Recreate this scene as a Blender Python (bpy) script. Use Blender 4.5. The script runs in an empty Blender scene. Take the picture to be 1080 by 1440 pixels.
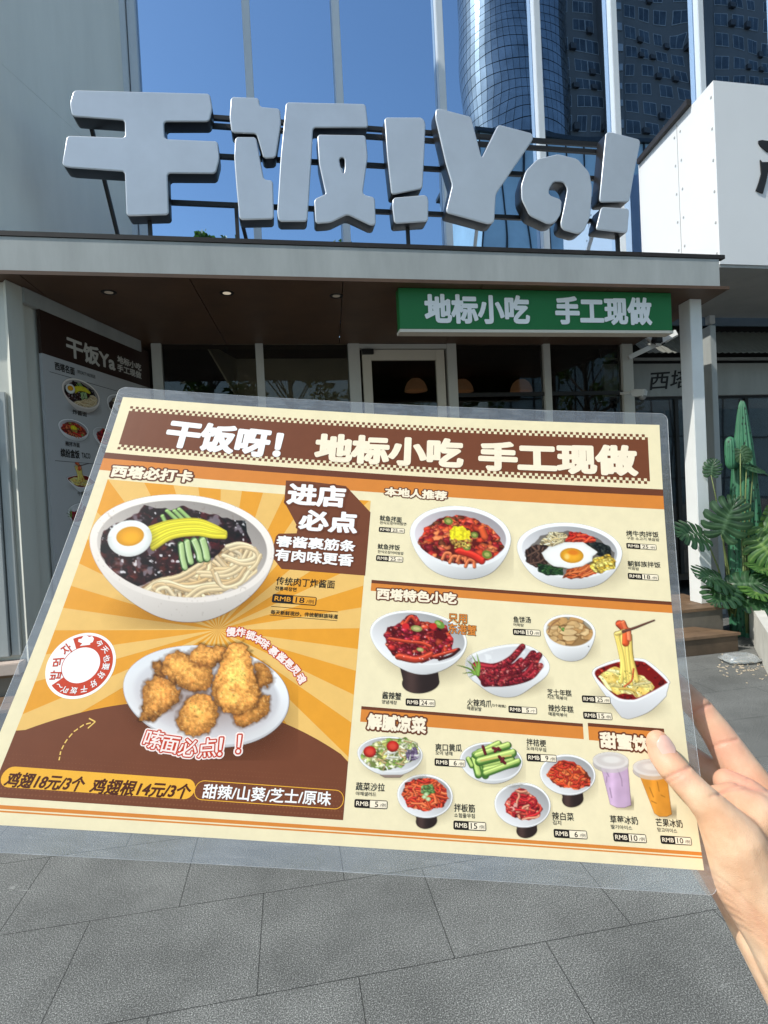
import bpy, bmesh, math, random
import numpy as np
from mathutils import Vector, Matrix
from mathutils.geometry import tessellate_polygon

S = bpy.context.scene
COL = S.collection
rad = math.radians
random.seed(7)

# ------------------------------------------------------------------ camera, sky, sun, exposure
FOCAL = 800.0                        # focal length in pixels of a 1080-wide picture
EYE = Vector((0, 0, 1.5))
_y, _p, _r = rad(10.5), -math.atan(16 / FOCAL), 0.05
_R0 = Vector((math.cos(_y), -math.sin(_y), 0)); _f0 = Vector((math.sin(_y), math.cos(_y), 0)); _U = Vector((0, 0, 1))
FWD = math.cos(_p) * _f0 + math.sin(_p) * _U
_u = math.cos(_p) * _U - math.sin(_p) * _f0
RIGHT = math.cos(_r) * _R0 - math.sin(_r) * _u
UP = math.cos(_r) * _u + math.sin(_r) * _R0
cam = bpy.data.cameras.new('camera')
cam.sensor_fit = 'HORIZONTAL'; cam.sensor_width = 36; cam.lens = FOCAL / 1080 * 36
cam.clip_start = 0.02; cam.clip_end = 2000
cam_ob = bpy.data.objects.new('camera', cam); COL.objects.link(cam_ob)
CAMROT = Matrix((RIGHT, UP, -FWD)).transposed()
cam_ob.matrix_world = Matrix.Translation(EYE) @ CAMROT.to_4x4()
S.camera = cam_ob

SUN = Vector((-0.645, -0.20, 0.738)).normalized()     # towards the sun
world = bpy.data.worlds.new('World'); S.world = world; world.use_nodes = True
wn = world.node_tree; bg = wn.nodes['Background']
sky = wn.nodes.new('ShaderNodeTexSky'); sky.sky_type = 'NISHITA'; sky.sun_disc = False
sky.sun_elevation = math.asin(SUN.z); sky.sun_rotation = math.atan2(SUN.x, SUN.y)
sky.air_density = 1.0; sky.dust_density = 1.0; sky.ozone_density = 0.8
air = wn.nodes.new('ShaderNodeMix'); air.data_type = 'RGBA'; air.blend_type = 'MULTIPLY'; air.inputs[0].default_value = 1; air.inputs[7].default_value = (0.95, 1.03, 0.97, 1)
wn.links.new(sky.outputs[0], air.inputs[6]); wn.links.new(air.outputs[2], bg.inputs[0]); bg.inputs[1].default_value = 0.15
sun = bpy.data.lights.new('sun', 'SUN'); sun.energy = 3.3; sun.angle = rad(0.5); sun.color = (1, 0.97, 0.88)
sun_ob = bpy.data.objects.new('sun', sun); COL.objects.link(sun_ob)
sun_ob.rotation_euler = SUN.to_track_quat('Z', 'Y').to_euler(); sun_ob.location = (-20, -5, 25)
S.view_settings.view_transform = 'Standard'; S.view_settings.look = 'None'
S.view_settings.exposure = 0.45; S.view_settings.gamma = 1
S.cycles.max_bounces = 8; S.cycles.transparent_max_bounces = 24

# ------------------------------------------------------------------ helpers
def at(px, py, Y):
    """the point of the vertical plane y = Y seen in direction (px, py) of a 1080 x 1440 picture"""
    d = RIGHT * ((px - 540) / FOCAL) + UP * ((720 - py) / FOCAL) + FWD
    return EYE + d * (Y / d.y)
def atz(px, py, z):
    d = RIGHT * ((px - 540) / FOCAL) + UP * ((720 - py) / FOCAL) + FWD
    return EYE + d * ((z - EYE.z) / d.z)
def atp(px, py, p0, n):
    d = RIGHT * ((px - 540) / FOCAL) + UP * ((720 - py) / FOCAL) + FWD
    return EYE + d * ((Vector(p0) - EYE).dot(n) / d.dot(n))

def lin(c):
    return tuple(((v / 255) / 12.92 if v <= 10 else ((v / 255 + 0.055) / 1.055) ** 2.4) for v in c)

MATS = {}
def mat(name, color, rough=0.6, metal=0.0, spec=0.5, bump=0, bscale=40, var=0.0, vscale=3, coat=0, emit=None, estr=0, detail=4, stretch=None):
    """procedural paint, metal, stone: base colour varied by noise, a little bump"""
    if name in MATS: return MATS[name]
    m = bpy.data.materials.new(name); m.use_nodes = True; nt = m.node_tree; b = nt.nodes['Principled BSDF']
    b.inputs['Roughness'].default_value = rough; b.inputs['Metallic'].default_value = metal
    b.inputs['Specular IOR Level'].default_value = spec; b.inputs['Coat Weight'].default_value = coat
    b.inputs['Coat Roughness'].default_value = 0.12
    b.inputs['Base Color'].default_value = (*color, 1)
    tc = nt.nodes.new('ShaderNodeTexCoord')
    if var:
        n = nt.nodes.new('ShaderNodeTexNoise'); n.inputs['Scale'].default_value = vscale; n.inputs['Detail'].default_value = detail
        n.inputs['Roughness'].default_value = 0.65
        if stretch:
            mp = nt.nodes.new('ShaderNodeMapping'); mp.inputs['Scale'].default_value = stretch; nt.links.new(tc.outputs['Object'], mp.inputs[0]); nt.links.new(mp.outputs[0], n.inputs['Vector'])
        else: nt.links.new(tc.outputs['Object'], n.inputs['Vector'])
        r = nt.nodes.new('ShaderNodeValToRGB')
        r.color_ramp.elements[0].position = 0.3; r.color_ramp.elements[1].position = 0.7
        r.color_ramp.elements[0].color = (*[v * (1 - var) for v in color], 1)
        r.color_ramp.elements[1].color = (*[min(1, v * (1 + var)) for v in color], 1)
        nt.links.new(n.outputs[0], r.inputs[0]); nt.links.new(r.outputs[0], b.inputs['Base Color'])
    if bump:
        n = nt.nodes.new('ShaderNodeTexNoise'); n.inputs['Scale'].default_value = bscale; n.inputs['Detail'].default_value = 3
        nt.links.new(tc.outputs['Object'], n.inputs['Vector'])
        k = nt.nodes.new('ShaderNodeBump'); k.inputs['Strength'].default_value = bump; k.inputs['Distance'].default_value = 0.01
        nt.links.new(n.outputs[0], k.inputs['Height']); nt.links.new(k.outputs[0], b.inputs['Normal'])
    if emit:
        b.inputs['Emission Color'].default_value = (*emit, 1); b.inputs['Emission Strength'].default_value = estr
    MATS[name] = m
    return m

def glass(name, tint, fac, rough=0.0, gtint=(1, 1, 1), wave=0, film=None, blend=1.45):
    """thin pane: what is behind it tinted by `tint`, plus a mirror reflection that grows towards grazing"""
    if name in MATS: return MATS[name]
    m = bpy.data.materials.new(name); m.use_nodes = True; nt = m.node_tree; nt.nodes.clear()
    out = nt.nodes.new('ShaderNodeOutputMaterial'); mx = nt.nodes.new('ShaderNodeMixShader')
    tr = nt.nodes.new('ShaderNodeBsdfTransparent'); gl = nt.nodes.new('ShaderNodeBsdfGlossy'); fr = nt.nodes.new('ShaderNodeFresnel')
    tr.inputs[0].default_value = (*tint, 1); gl.inputs['Color'].default_value = (*gtint, 1); gl.inputs['Roughness'].default_value = rough
    fr.inputs['IOR'].default_value = blend
    ad = nt.nodes.new('ShaderNodeMath'); ad.operation = 'ADD'; ad.use_clamp = True; ad.inputs[1].default_value = fac
    nt.links.new(fr.outputs[0], ad.inputs[0]); nt.links.new(ad.outputs[0], mx.inputs[0])
    nt.links.new(tr.outputs[0], mx.inputs[1]); nt.links.new(gl.outputs[0], mx.inputs[2])
    last = mx
    if film:
        df = nt.nodes.new('ShaderNodeBsdfDiffuse'); df.inputs[0].default_value = (*film[0], 1)
        m2 = nt.nodes.new('ShaderNodeMixShader')
        tc = nt.nodes.new('ShaderNodeTexCoord'); n = nt.nodes.new('ShaderNodeTexNoise')
        mp = nt.nodes.new('ShaderNodeMapping'); mp.inputs['Scale'].default_value = (60, 420, 60)
        mp.inputs['Rotation'].default_value = (0, 0, 0.6)
        n.inputs['Scale'].default_value = 1; n.inputs['Detail'].default_value = 6
        r = nt.nodes.new('ShaderNodeMapRange'); r.inputs['From Min'].default_value = 0.5; r.inputs['From Max'].default_value = 0.78
        r.inputs['To Min'].default_value = film[1]; r.inputs['To Max'].default_value = film[1] * 1.9
        nt.links.new(tc.outputs['Object'], mp.inputs[0]); nt.links.new(mp.outputs[0], n.inputs['Vector'])
        nt.links.new(n.outputs[0], r.inputs[0]); nt.links.new(r.outputs[0], m2.inputs[0])
        nt.links.new(mx.outputs[0], m2.inputs[1]); nt.links.new(df.outputs[0], m2.inputs[2]); last = m2
    if wave:
        tc = nt.nodes.new('ShaderNodeTexCoord'); n = nt.nodes.new('ShaderNodeTexNoise'); n.inputs['Scale'].default_value = wave[0]
        n.inputs['Detail'].default_value = 1
        k = nt.nodes.new('ShaderNodeBump'); k.inputs['Strength'].default_value = 1; k.inputs['Distance'].default_value = wave[1]
        nt.links.new(tc.outputs['Object'], n.inputs['Vector']); nt.links.new(n.outputs[0], k.inputs['Height'])
        nt.links.new(k.outputs[0], gl.inputs['Normal'])
    nt.links.new(last.outputs[0], out.inputs[0])
    MATS[name] = m
    return m

def link(name, me, m=None, parent=None, smooth=False):
    if m is not None:
        for mm in (m if isinstance(m, (list, tuple)) else [m]): me.materials.append(mm)
    o = bpy.data.objects.new(name, me); COL.objects.link(o)
    if parent: o.parent = parent
    if smooth:
        for p in me.polygons: p.use_smooth = True
    return o
def thing(name, label, cat, loc=(0, 0, 0), group=None):
    o = bpy.data.objects.new(name, None); COL.objects.link(o); o.location = loc; o.empty_display_size = 0.1
    return tag(o, label, cat, group)
def tag(o, label, cat, group=None):
    o['label'] = label; o['category'] = cat
    if group: o['group'] = group
    return o

class MB:
    """collects boxes, bars and sheets given in world coordinates and links them as ONE mesh"""
    def __init__(s): s.v = []; s.f = []; s.mi = []
    def poly(s, pts, mi=0):
        i = len(s.v); s.v += [tuple(p) for p in pts]; s.f.append(tuple(range(i, i + len(pts)))); s.mi.append(mi)
    def hexa(s, a, b, mi=0):
        """two quads (four points each) joined into a solid"""
        i = len(s.v); s.v += [tuple(p) for p in a] + [tuple(p) for p in b]
        for q in ((3, 2, 1, 0), (4, 5, 6, 7), (0, 1, 5, 4), (1, 2, 6, 5), (2, 3, 7, 6), (3, 0, 4, 7)):
            s.f.append(tuple(i + k for k in q)); s.mi.append(mi)
    def box(s, x0, x1, y0, y1, z0, z1, mi=0):
        s.hexa([(x0, y0, z0), (x1, y0, z0), (x1, y1, z0), (x0, y1, z0)], [(x0, y0, z1), (x1, y0, z1), (x1, y1, z1), (x0, y1, z1)], mi)
    def plan(s, pts, z0, z1, mi=0):
        """prism over a ground-plan polygon (counter-clockwise)"""
        i = len(s.v); n = len(pts); s.v += [(p[0], p[1], z0) for p in pts] + [(p[0], p[1], z1) for p in pts]
        s.f.append(tuple(i + k for k in reversed(range(n)))); s.mi.append(mi)
        s.f.append(tuple(i + n + k for k in range(n))); s.mi.append(mi)
        for k in range(n):
            s.f.append((i + k, i + (k + 1) % n, i + n + (k + 1) % n, i + n + k)); s.mi.append(mi)
    def bar(s, p, q, w, h=None, mi=0, up=(0, 0, 1)):
        p, q = Vector(p), Vector(q); d = (q - p).normalized(); a = d.cross(Vector(up))
        if a.length < 1e-4: a = d.cross(Vector((0, 1, 0)))
        a.normalize(); b = d.cross(a); h = h or w
        c = [a * w / 2 + b * h / 2, -a * w / 2 + b * h / 2, -a * w / 2 - b * h / 2, a * w / 2 - b * h / 2]
        s.hexa([p + k for k in c], [q + k for k in c], mi)
    def tube(s, pts, r, n=8, mi=0, cap=True):
        pts = [Vector(p) for p in pts]; rs = r if isinstance(r, (list, tuple)) else [r] * len(pts)
        i0 = len(s.v)
        for k, p in enumerate(pts):
            d = (pts[min(k + 1, len(pts) - 1)] - pts[max(k - 1, 0)]).normalized()
            a = d.cross(Vector((0.13, 0.21, 1)))
            if a.length < 1e-3: a = d.cross(Vector((1, 0, 0)))
            a.normalize(); b = d.cross(a)
            for j in range(n):
                t = 2 * math.pi * j / n; s.v.append(tuple(p + (a * math.cos(t) + b * math.sin(t)) * rs[k]))
        for k in range(len(pts) - 1):
            for j in range(n):
                a0 = i0 + k * n + j; a1 = i0 + k * n + (j + 1) % n
                s.f.append((a0, a1, a1 + n, a0 + n)); s.mi.append(mi)
        if cap:
            s.f.append(tuple(i0 + j for j in reversed(range(n)))); s.mi.append(mi)
            s.f.append(tuple(i0 + (len(pts) - 1) * n + j for j in range(n))); s.mi.append(mi)
    def lathe(s, c, prof, n=24, mi=0, axis='z'):
        i0 = len(s.v); c = Vector(c)
        for r, z in prof:
            for j in range(n):
                t = 2 * math.pi * j / n; s.v.append((c.x + r * math.cos(t), c.y + r * math.sin(t), c.z + z))
        for k in range(len(prof) - 1):
            for j in range(n):
                a0 = i0 + k * n + j; a1 = i0 + k * n + (j + 1) % n
                s.f.append((a0, a1, a1 + n, a0 + n)); s.mi.append(mi)
    def build(s, name, m, parent=None, bevel=0, smooth=False, kind=None):
        me = bpy.data.meshes.new(name); me.from_pydata(s.v, [], s.f)
        for p, k in zip(me.polygons, s.mi): p.material_index = k
        bm = bmesh.new(); bm.from_mesh(me)
        bmesh.ops.recalc_face_normals(bm, faces=bm.faces)
        if bevel:
            bmesh.ops.bevel(bm, geom=[e for e in bm.edges if len(e.link_faces) == 2 and e.calc_face_angle(0) > 0.5], offset=bevel, segments=2, affect='EDGES', clamp_overlap=True)
        bm.to_mesh(me); bm.free()
        o = link(name, me, m, None, smooth)
        if parent:
            o.parent = parent; o.matrix_parent_inverse = parent.matrix_basis.inverted()
        if kind: o['kind'] = kind
        return o

def text_mesh(body, bold=0.0, skew=0.0):
    """outline text as a flat mesh in its own em units: (verts, faces)"""
    c = bpy.data.curves.new('lettering', 'FONT'); c.body = body; c.shear = skew; c.resolution_u = 3; c.fill_mode = 'BOTH'
    o = bpy.data.objects.new('lettering', c); COL.objects.link(o)
    return o, c
def harvest(jobs):
    """evaluates a batch of text objects at once"""
    bpy.context.view_layer.update()
    dg = bpy.context.evaluated_depsgraph_get(); out = []
    for o, c in jobs:
        me = bpy.data.meshes.new_from_object(o.evaluated_get(dg))
        bm = bmesh.new(); bm.from_mesh(me); bmesh.ops.remove_doubles(bm, verts=bm.verts, dist=1e-5); bm.to_mesh(me); bm.free()
        v = np.array([x.co[:2] for x in me.vertices]); f = [tuple(p.vertices) for p in me.polygons]
        out.append((v, f)); bpy.data.meshes.remove(me)
    for o, c in jobs:
        bpy.data.objects.remove(o); bpy.data.curves.remove(c)
    return out
def bolden(v, f, w):
    """thickens flat lettering by w em: every outline edge gets a band and a round join; third value = tiny lift steps"""
    if w <= 0: return v, f, np.zeros(len(v))
    cnt = {}
    for q in f:
        for i in range(len(q)):
            a, b = q[i - 1], q[i]; k = (min(a, b), max(a, b)); cnt[k] = cnt.get(k, 0) + 1
    V = [tuple(p) for p in v]; F = list(f); Lf = [130.0] * len(V); step = 0; done = set()
    for (a, b), c in cnt.items():
        if c != 1: continue
        p, q = v[a], v[b]; d = q - p; l = math.hypot(*d)
        if l < 1e-6: continue
        n = np.array((-d[1], d[0])) / l * w; i = len(V); V += [tuple(p + n), tuple(q + n), tuple(q - n), tuple(p - n)]; step = (step + 1) % 128; Lf += [step] * 4; F.append((i, i + 1, i + 2, i + 3))
        for e in (a, b):
            if e in done: continue
            done.add(e); i = len(V); step = (step + 1) % 128
            for k in range(8): t = 2 * math.pi * (k + .5) / 8; V.append((v[e][0] + 1.05 * w * math.cos(t), v[e][1] + 1.05 * w * math.sin(t)))
            Lf += [step] * 8; F.append(tuple(range(i, i + 8)))
    return np.array(V), F, np.array(Lf)
def fit(v, w, h):
    lo, hi = v.min(0), v.max(0)
    return (v - (lo + hi) / 2) / (hi - lo) * (w, h)
def flat_text(name, body, p, ex, ey, w, h, m, parent, bold=0.03, thick=0.0, skew=0.0):
    """lettering fitted to a w x h rectangle centred at p, lying in the plane of the unit vectors ex, ey"""
    (v, f), = harvest([text_mesh(body, 0, skew)]); v, f, lf = bolden(v, f, bold); v = fit(v, w, h); ex, ey = Vector(ex), Vector(ey); n = ex.cross(ey)
    me = bpy.data.meshes.new(name)
    me.from_pydata([Vector(p) + ex * a + ey * b + n * (0.0005 + k * 4e-6) for (a, b), k in zip(v, lf)], [], f); me.update()
    bm = bmesh.new(); bm.from_mesh(me)
    for q in bm.faces:
        q.normal_update()
        if q.normal.dot(n) < 0: q.normal_flip()
    bm.to_mesh(me); bm.free()
    o = link(name, me, m)
    if parent: o.parent = parent; o.matrix_parent_inverse = parent.matrix_basis.inverted()
    return o

# ------------------------------------------------------------------ ground
def paving_material():
    m = bpy.data.materials.new('granite_paving'); m.use_nodes = True; nt = m.node_tree; b = nt.nodes['Principled BSDF']
    N = lambda t: nt.nodes.new(t); L = nt.links.new
    tc = N('ShaderNodeTexCoord'); mp = N('ShaderNodeMapping'); mp.inputs['Location'].default_value = (-0.14 + 0.63 * 40, -1.772 + 0.468 * 40, 0)
    mp.inputs['Rotation'].default_value = (0, 0, 0.018)
    L(tc.outputs['Object'], mp.inputs[0])
    br = N('ShaderNodeTexBrick'); br.offset = 0.5; br.inputs['Scale'].default_value = 1; br.inputs['Brick Width'].default_value = 0.63
    br.inputs['Row Height'].default_value = 0.468; br.inputs['Mortar Size'].default_value = 0.0022; br.inputs['Mortar Smooth'].default_value = 0.3
    br.inputs['Color1'].default_value = (0.96, 0.96, 0.96, 1); br.inputs['Color2'].default_value = (1.04, 1.04, 1.04, 1); br.inputs['Mortar'].default_value = (0.3, 0.3, 0.3, 1)
    br.inputs['Bias'].default_value = 0
    L(mp.outputs[0], br.inputs['Vector'])
    n1 = N('ShaderNodeTexNoise'); n1.inputs['Scale'].default_value = 230; n1.inputs['Detail'].default_value = 4; n1.inputs['Roughness'].default_value = 0.8
    L(tc.outputs['Object'], n1.inputs['Vector'])
    r1 = N('ShaderNodeValToRGB'); e = r1.color_ramp.elements; e[0].position = 0.41; e[0].color = (0.060, 0.061, 0.058, 1); e[1].position = 0.62; e[1].color = (0.44, 0.44, 0.415, 1)
    x = e.new(0.53); x.color = (0.150, 0.151, 0.144, 1)
    L(n1.outputs[0], r1.inputs[0])
    n2 = N('ShaderNodeTexNoise'); n2.inputs['Scale'].default_value = 2.3; n2.inputs['Detail'].default_value = 9; n2.inputs['Roughness'].default_value = 0.6
    L(tc.outputs['Object'], n2.inputs['Vector'])
    r2 = N('ShaderNodeMapRange'); r2.inputs['From Min'].default_value = 0.3; r2.inputs['From Max'].default_value = 0.7; r2.inputs['To Min'].default_value = 0.7; r2.inputs['To Max'].default_value = 1.24
    L(n2.outputs[0], r2.inputs[0])
    # pale scuffs and spilled mortar
    n3 = N('ShaderNodeTexNoise'); n3.inputs['Scale'].default_value = 5; n3.inputs['Detail'].default_value = 7; n3.inputs['Distortion'].default_value = 1.5
    m3 = N('ShaderNodeMapping'); m3.inputs['Scale'].default_value = (0.7, 2.6, 1); m3.inputs['Location'].default_value = (3, 1, 0)
    L(tc.outputs['Object'], m3.inputs[0]); L(m3.outputs[0], n3.inputs['Vector'])
    r3 = N('ShaderNodeMapRange'); r3.inputs['From Min'].default_value = 0.69; r3.inputs['From Max'].default_value = 0.76; r3.inputs['To Max'].default_value = 0.5
    L(n3.outputs[0], r3.inputs[0])
    a = N('ShaderNodeMix'); a.data_type = 'RGBA'; a.blend_type = 'MULTIPLY'; a.inputs[0].default_value = 1
    L(r1.outputs[0], a.inputs[6]); L(br.outputs[0], a.inputs[7])
    c = N('ShaderNodeMix'); c.data_type = 'RGBA'; c.blend_type = 'MULTIPLY'; c.inputs[0].default_value = 1
    L(a.outputs[2], c.inputs[6]); L(r2.outputs[0], c.inputs[7])
    d = N('ShaderNodeMix'); d.data_type = 'RGBA'; L(r3.outputs[0], d.inputs[0]); L(c.outputs[2], d.inputs[6]); d.inputs[7].default_value = (0.42, 0.42, 0.4, 1)
    L(d.outputs[2], b.inputs['Base Color']); b.inputs['Roughness'].default_value = 0.75; b.inputs['Specular IOR Level'].default_value = 0.3
    k = N('ShaderNodeBump'); k.inputs['Strength'].default_value = 0.15; k.inputs['Distance'].default_value = 0.004
    s = N('ShaderNodeMath'); s.operation = 'MULTIPLY_ADD'; s.inputs[1].default_value = 3
    inv = N('ShaderNodeMath'); inv.operation = 'SUBTRACT'; inv.inputs[0].default_value = 1; L(br.outputs['Fac'], inv.inputs[1])
    L(inv.outputs[0], s.inputs[0]); L(n1.outputs[0], s.inputs[2]); L(s.outputs[0], k.inputs['Height']); L(k.outputs[0], b.inputs['Normal'])
    return m
g = MB(); g.poly([(-500, -500, 0), (500, -500, 0), (500, 500, 0), (-500, 500, 0)])
g.build('ground', paving_material(), kind='structure')

# ------------------------------------------------------------------ palette
M_PANEL = mat('grey_green_panel', (0.57, 0.57, 0.52), 0.55, var=0.09, vscale=1.6, stretch=(2, 2, 0.4), detail=6, bump=0.03, bscale=3)
M_FASCIA = mat('weathered_fascia', (0.36, 0.378, 0.375), 0.6, var=0.12, vscale=2.2, stretch=(2.2, 2.2, 0.5), detail=7, bump=0.05, bscale=6)
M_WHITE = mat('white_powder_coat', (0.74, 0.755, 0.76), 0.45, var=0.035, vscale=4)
M_WHITEB = mat('white_cladding', (0.74, 0.745, 0.76), 0.5, var=0.025, vscale=0.9, bump=0.05, bscale=1.3)
M_SOFFIT = mat('brown_soffit', (0.095, 0.052, 0.030), 0.5, var=0.2, vscale=2.5)
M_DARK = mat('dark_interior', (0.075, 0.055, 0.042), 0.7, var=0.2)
M_BLACK = mat('black_metal', (0.012, 0.011, 0.011), 0.5, var=0.1)
M_ROOF = mat('dark_roof_edge', (0.022, 0.016, 0.013), 0.5, var=0.3, vscale=6)
M_CREAM = mat('cream_door_paint', (0.62, 0.58, 0.50), 0.5, var=0.03)
M_MULL = mat('silver_mullion', (0.62, 0.65, 0.68), 0.4, metal=0.15, var=0.03)
M_BEIGE = mat('beige_bulkhead', (0.60, 0.52, 0.38), 0.7, var=0.05)
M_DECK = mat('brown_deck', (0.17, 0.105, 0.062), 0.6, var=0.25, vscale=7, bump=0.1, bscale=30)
M_RISER = mat('grey_riser', (0.17, 0.15, 0.125), 0.7, var=0.2, vscale=5)
M_CONC = mat('pale_concrete', (0.60, 0.58, 0.53), 0.8, var=0.14, vscale=6, bump=0.25, bscale=40)
M_INK = mat('black_ink', (0.012, 0.012, 0.014), 0.6, var=0.1)
M_CURTAIN = glass('reflective_blue_glass', (0.05, 0.07, 0.10), 0.76, gtint=(0.55, 0.73, 0.98), wave=(0.6, 0.010))
M_SHOPGLASS = glass('shop_window_glass', (0.74, 0.74, 0.72), 0.012, wave=(0.8, 0.006), blend=1.33)

# ------------------------------------------------------------------ the restaurant
YF, YC, YG = 4.65, 4.90, 6.50        # fascia, columns, glass line
ZD, ZS = 0.335, 3.325                # deck, soffit
rest = thing('restaurant', 'snack restaurant with brown-ceilinged porch, grey canopy and blue mirror-glass wall above', 'restaurant', (1.2, YG, 0))
MX = [-1.25, -0.062, 0.926, 2.137, 3.358, 4.377, 5.60, 6.8, 8.0]
for i in range(len(MX) - 1):
    for z0, z1 in ((3.56, 11.0),):
        b = MB(); b.box(MX[i], MX[i + 1], YG + 0.02, YG + 0.05, z0, z1); o = b.build('glass_panel', M_CURTAIN, rest)
for i, x in enumerate(MX):
    b = MB(); b.box(x - 0.042, x + 0.042, YG - 0.07, YG + 0.018, 3.56, 11.0)
    if i == 0: b.box(x - 0.15, x - 0.05, YG - 0.12, YG + 0.018, 3.56, 11.0)
    b.build('mullion', M_MULL, rest, bevel=0.006)
b = MB(); b.box(-1.4, 8.1, YG + 0.3, YG + 0.35, 3.5, 11); b.build('back_wall', M_BLACK, rest)
# tall grey side wall of the upper storeys, running back to the glass
A0 = Vector((-1.92, 4.84, 0)); B0 = Vector((-1.31, 6.50, 0)); wd = (B0 - A0).normalized(); wn_ = Vector((wd.y, -wd.x, 0))
A1 = B0 - wd * 1.95
b = MB(); q = [A1 + wd * 0, B0, B0 - wn_ * 0.3, A1 - wn_ * 0.3]
for z0, z1 in ((3.62, 4.998), (5.0, 7.6), (7.602, 11)):
    b.plan([(p.x, p.y) for p in q], z0, z1)
b.build('side_wall', mat('pale_side_cladding', (0.80, 0.79, 0.73), 0.5, var=0.07, vscale=1.1, stretch=(2, 2, 0.35), detail=6), rest)
# canopy
b = MB(); b.box(-4.2, 4.145, YF, YF + 0.06, ZS + 0.004, 3.585); b.build('fascia', M_FASCIA, rest, bevel=0.004)
b = MB(); b.box(-4.2, 4.20, YF - 0.008, YF + 0.05, 3.587, 3.622); b.build('roof_edge', M_ROOF, rest)
b = MB(); b.box(-4.2, 4.19, YF + 0.051, YG + 0.01, 3.588, 3.613); b.build('roof_bounce_sheet', mat('pale_bounce_roof', (0.55, 0.55, 0.53), 0.6, var=0.15), rest)  # unseen roof top, made pale to bounce sun onto the side wall and letters
b = MB(); n = 7
for k in range(n):
    g0, g1 = 0.004 * (k > 0), 0.004 * (k < n - 1); xa, xb = -4.2 + 8.43 * k / n + g0, -4.2 + 8.43 * (k + 1) / n - g1; ya, yb_ = -4.2 + 8.75 * k / n + g0, -4.2 + 8.75 * (k + 1) / n - g1
    b.plan([(xa, YF + 0.002), (xb, YF + 0.002), (yb_, YG + 0.2), (ya, YG + 0.2)], ZS - 0.02, ZS + 0.002)
b.build('soffit', M_SOFFIT, rest)
b = MB(); b.box(-4.2, 4.232, YF - 0.012, YF + 0.004, ZS - 0.022, ZS + 0.006); b.build('drip_trim', M_SOFFIT, rest)
b = MB(); b.hexa([(4.10, YF + 0.06, ZS + 0.004), (4.145, YF + 0.06, ZS + 0.004), (4.5, YG, ZS + 0.004), (4.44, YG, ZS + 0.004)], [(4.10, YF + 0.06, 3.585), (4.145, YF + 0.06, 3.585), (4.5, YG, 3.585), (4.44, YG, 3.585)]); b.build('fascia_return', M_FASCIA, rest)
# columns
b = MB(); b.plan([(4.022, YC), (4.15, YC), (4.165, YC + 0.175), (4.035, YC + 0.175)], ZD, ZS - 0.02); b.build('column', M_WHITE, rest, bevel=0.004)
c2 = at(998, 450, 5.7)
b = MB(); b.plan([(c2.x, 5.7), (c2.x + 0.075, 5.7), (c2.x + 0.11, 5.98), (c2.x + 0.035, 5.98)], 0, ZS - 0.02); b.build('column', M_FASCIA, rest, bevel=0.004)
# porch deck
b = MB()
for k in range(12):
    y0 = 4.72 + k * 0.15
    b.plan([(-4.2, y0), (4.14 + (y0 - 4.72) * 0.15, y0), (4.16 + (y0 - 4.72) * 0.15, y0 + 0.146), (-4.2, y0 + 0.146)], ZD - 0.028, ZD)
b.build('porch_floor', M_DECK, rest)
b = MB(); b.plan([(-4.2, 4.735), (4.11, 4.735), (4.3, 6.4), (-4.2, 6.4)], 0.002, ZD - 0.03); b.build('porch_base', M_RISER, rest)
# shop front
def framebar(name, px0, px1, y0=YG - 0.05, y1=YG + 0.05, z0=ZD, z1=ZS - 0.02, m=None):
    xa = at(px0, 520, y0).x; xb = at(px1, 520, y0).x
    b = MB(); b.box(xa, xb, y0, y1, z0, z1); return b.build(name, m or M_MULL2, rest, bevel=0.003), xa, xb
M_MULL2 = mat('shopfront_frame', (0.56, 0.56, 0.53), 0.5, var=0.04)
bars = [framebar('window_post', a, c)[1:] for a, c in ((214, 228), (360.5, 371.5), (491, 507), (630, 643), (765.5, 775), (876, 891))]
zt = 2.72
for (a, c), (d, e) in zip(bars[:-1], bars[1:]):
    if abs(c - bars[2][1]) < 1e-6: continue
    b = MB(); b.box(c, d, YG - 0.006, YG + 0.006, ZD + 0.1, ZS - 0.021); b.build('shop_window', M_SHOPGLASS, rest)
    b = MB(); b.box(c, d, YG - 0.04, YG + 0.04, ZD, ZD + 0.098); b.build('window_sill', M_MULL2, rest)
for k in (3, 4):
    z = at(700, 555, YG).z; b = MB(); b.box(bars[k][1] + 0.002, bars[k + 1][0] - 0.002, YG - 0.03, YG - 0.008, z - 0.025, z + 0.02); b.build('window_transom', M_BLACK, rest)
# cream glazed door between its posts
dx0, dx1 = bars[2][1], bars[3][0]
b = MB(); b.box(dx0, dx1, YG - 0.04, YG + 0.04, ZS - 0.075, ZS - 0.022); b.build('door_head', M_MULL2, rest, bevel=0.003)
zt = ZS - 0.085; dl, dr = dx0 + 0.03, dx1 - 0.03
b = MB(); w = 0.105
b.box(dl, dl + w, YG - 0.03, YG + 0.03, ZD + 0.01, zt); b.box(dr - w, dr, YG - 0.03, YG + 0.03, ZD + 0.01, zt)
b.box(dl + w, dr - w, YG - 0.03, YG + 0.03, zt - 0.12, zt); b.box(dl + w, dr - w, YG - 0.03, YG + 0.03, ZD + 0.01, ZD + 0.3)
door = b.build('door', M_CREAM, rest, bevel=0.004)
b = MB(); b.box(dl + w, dr - w, YG - 0.006, YG + 0.006, ZD + 0.3, zt - 0.12); b.build('door_glass', M_SHOPGLASS, door)
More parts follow.
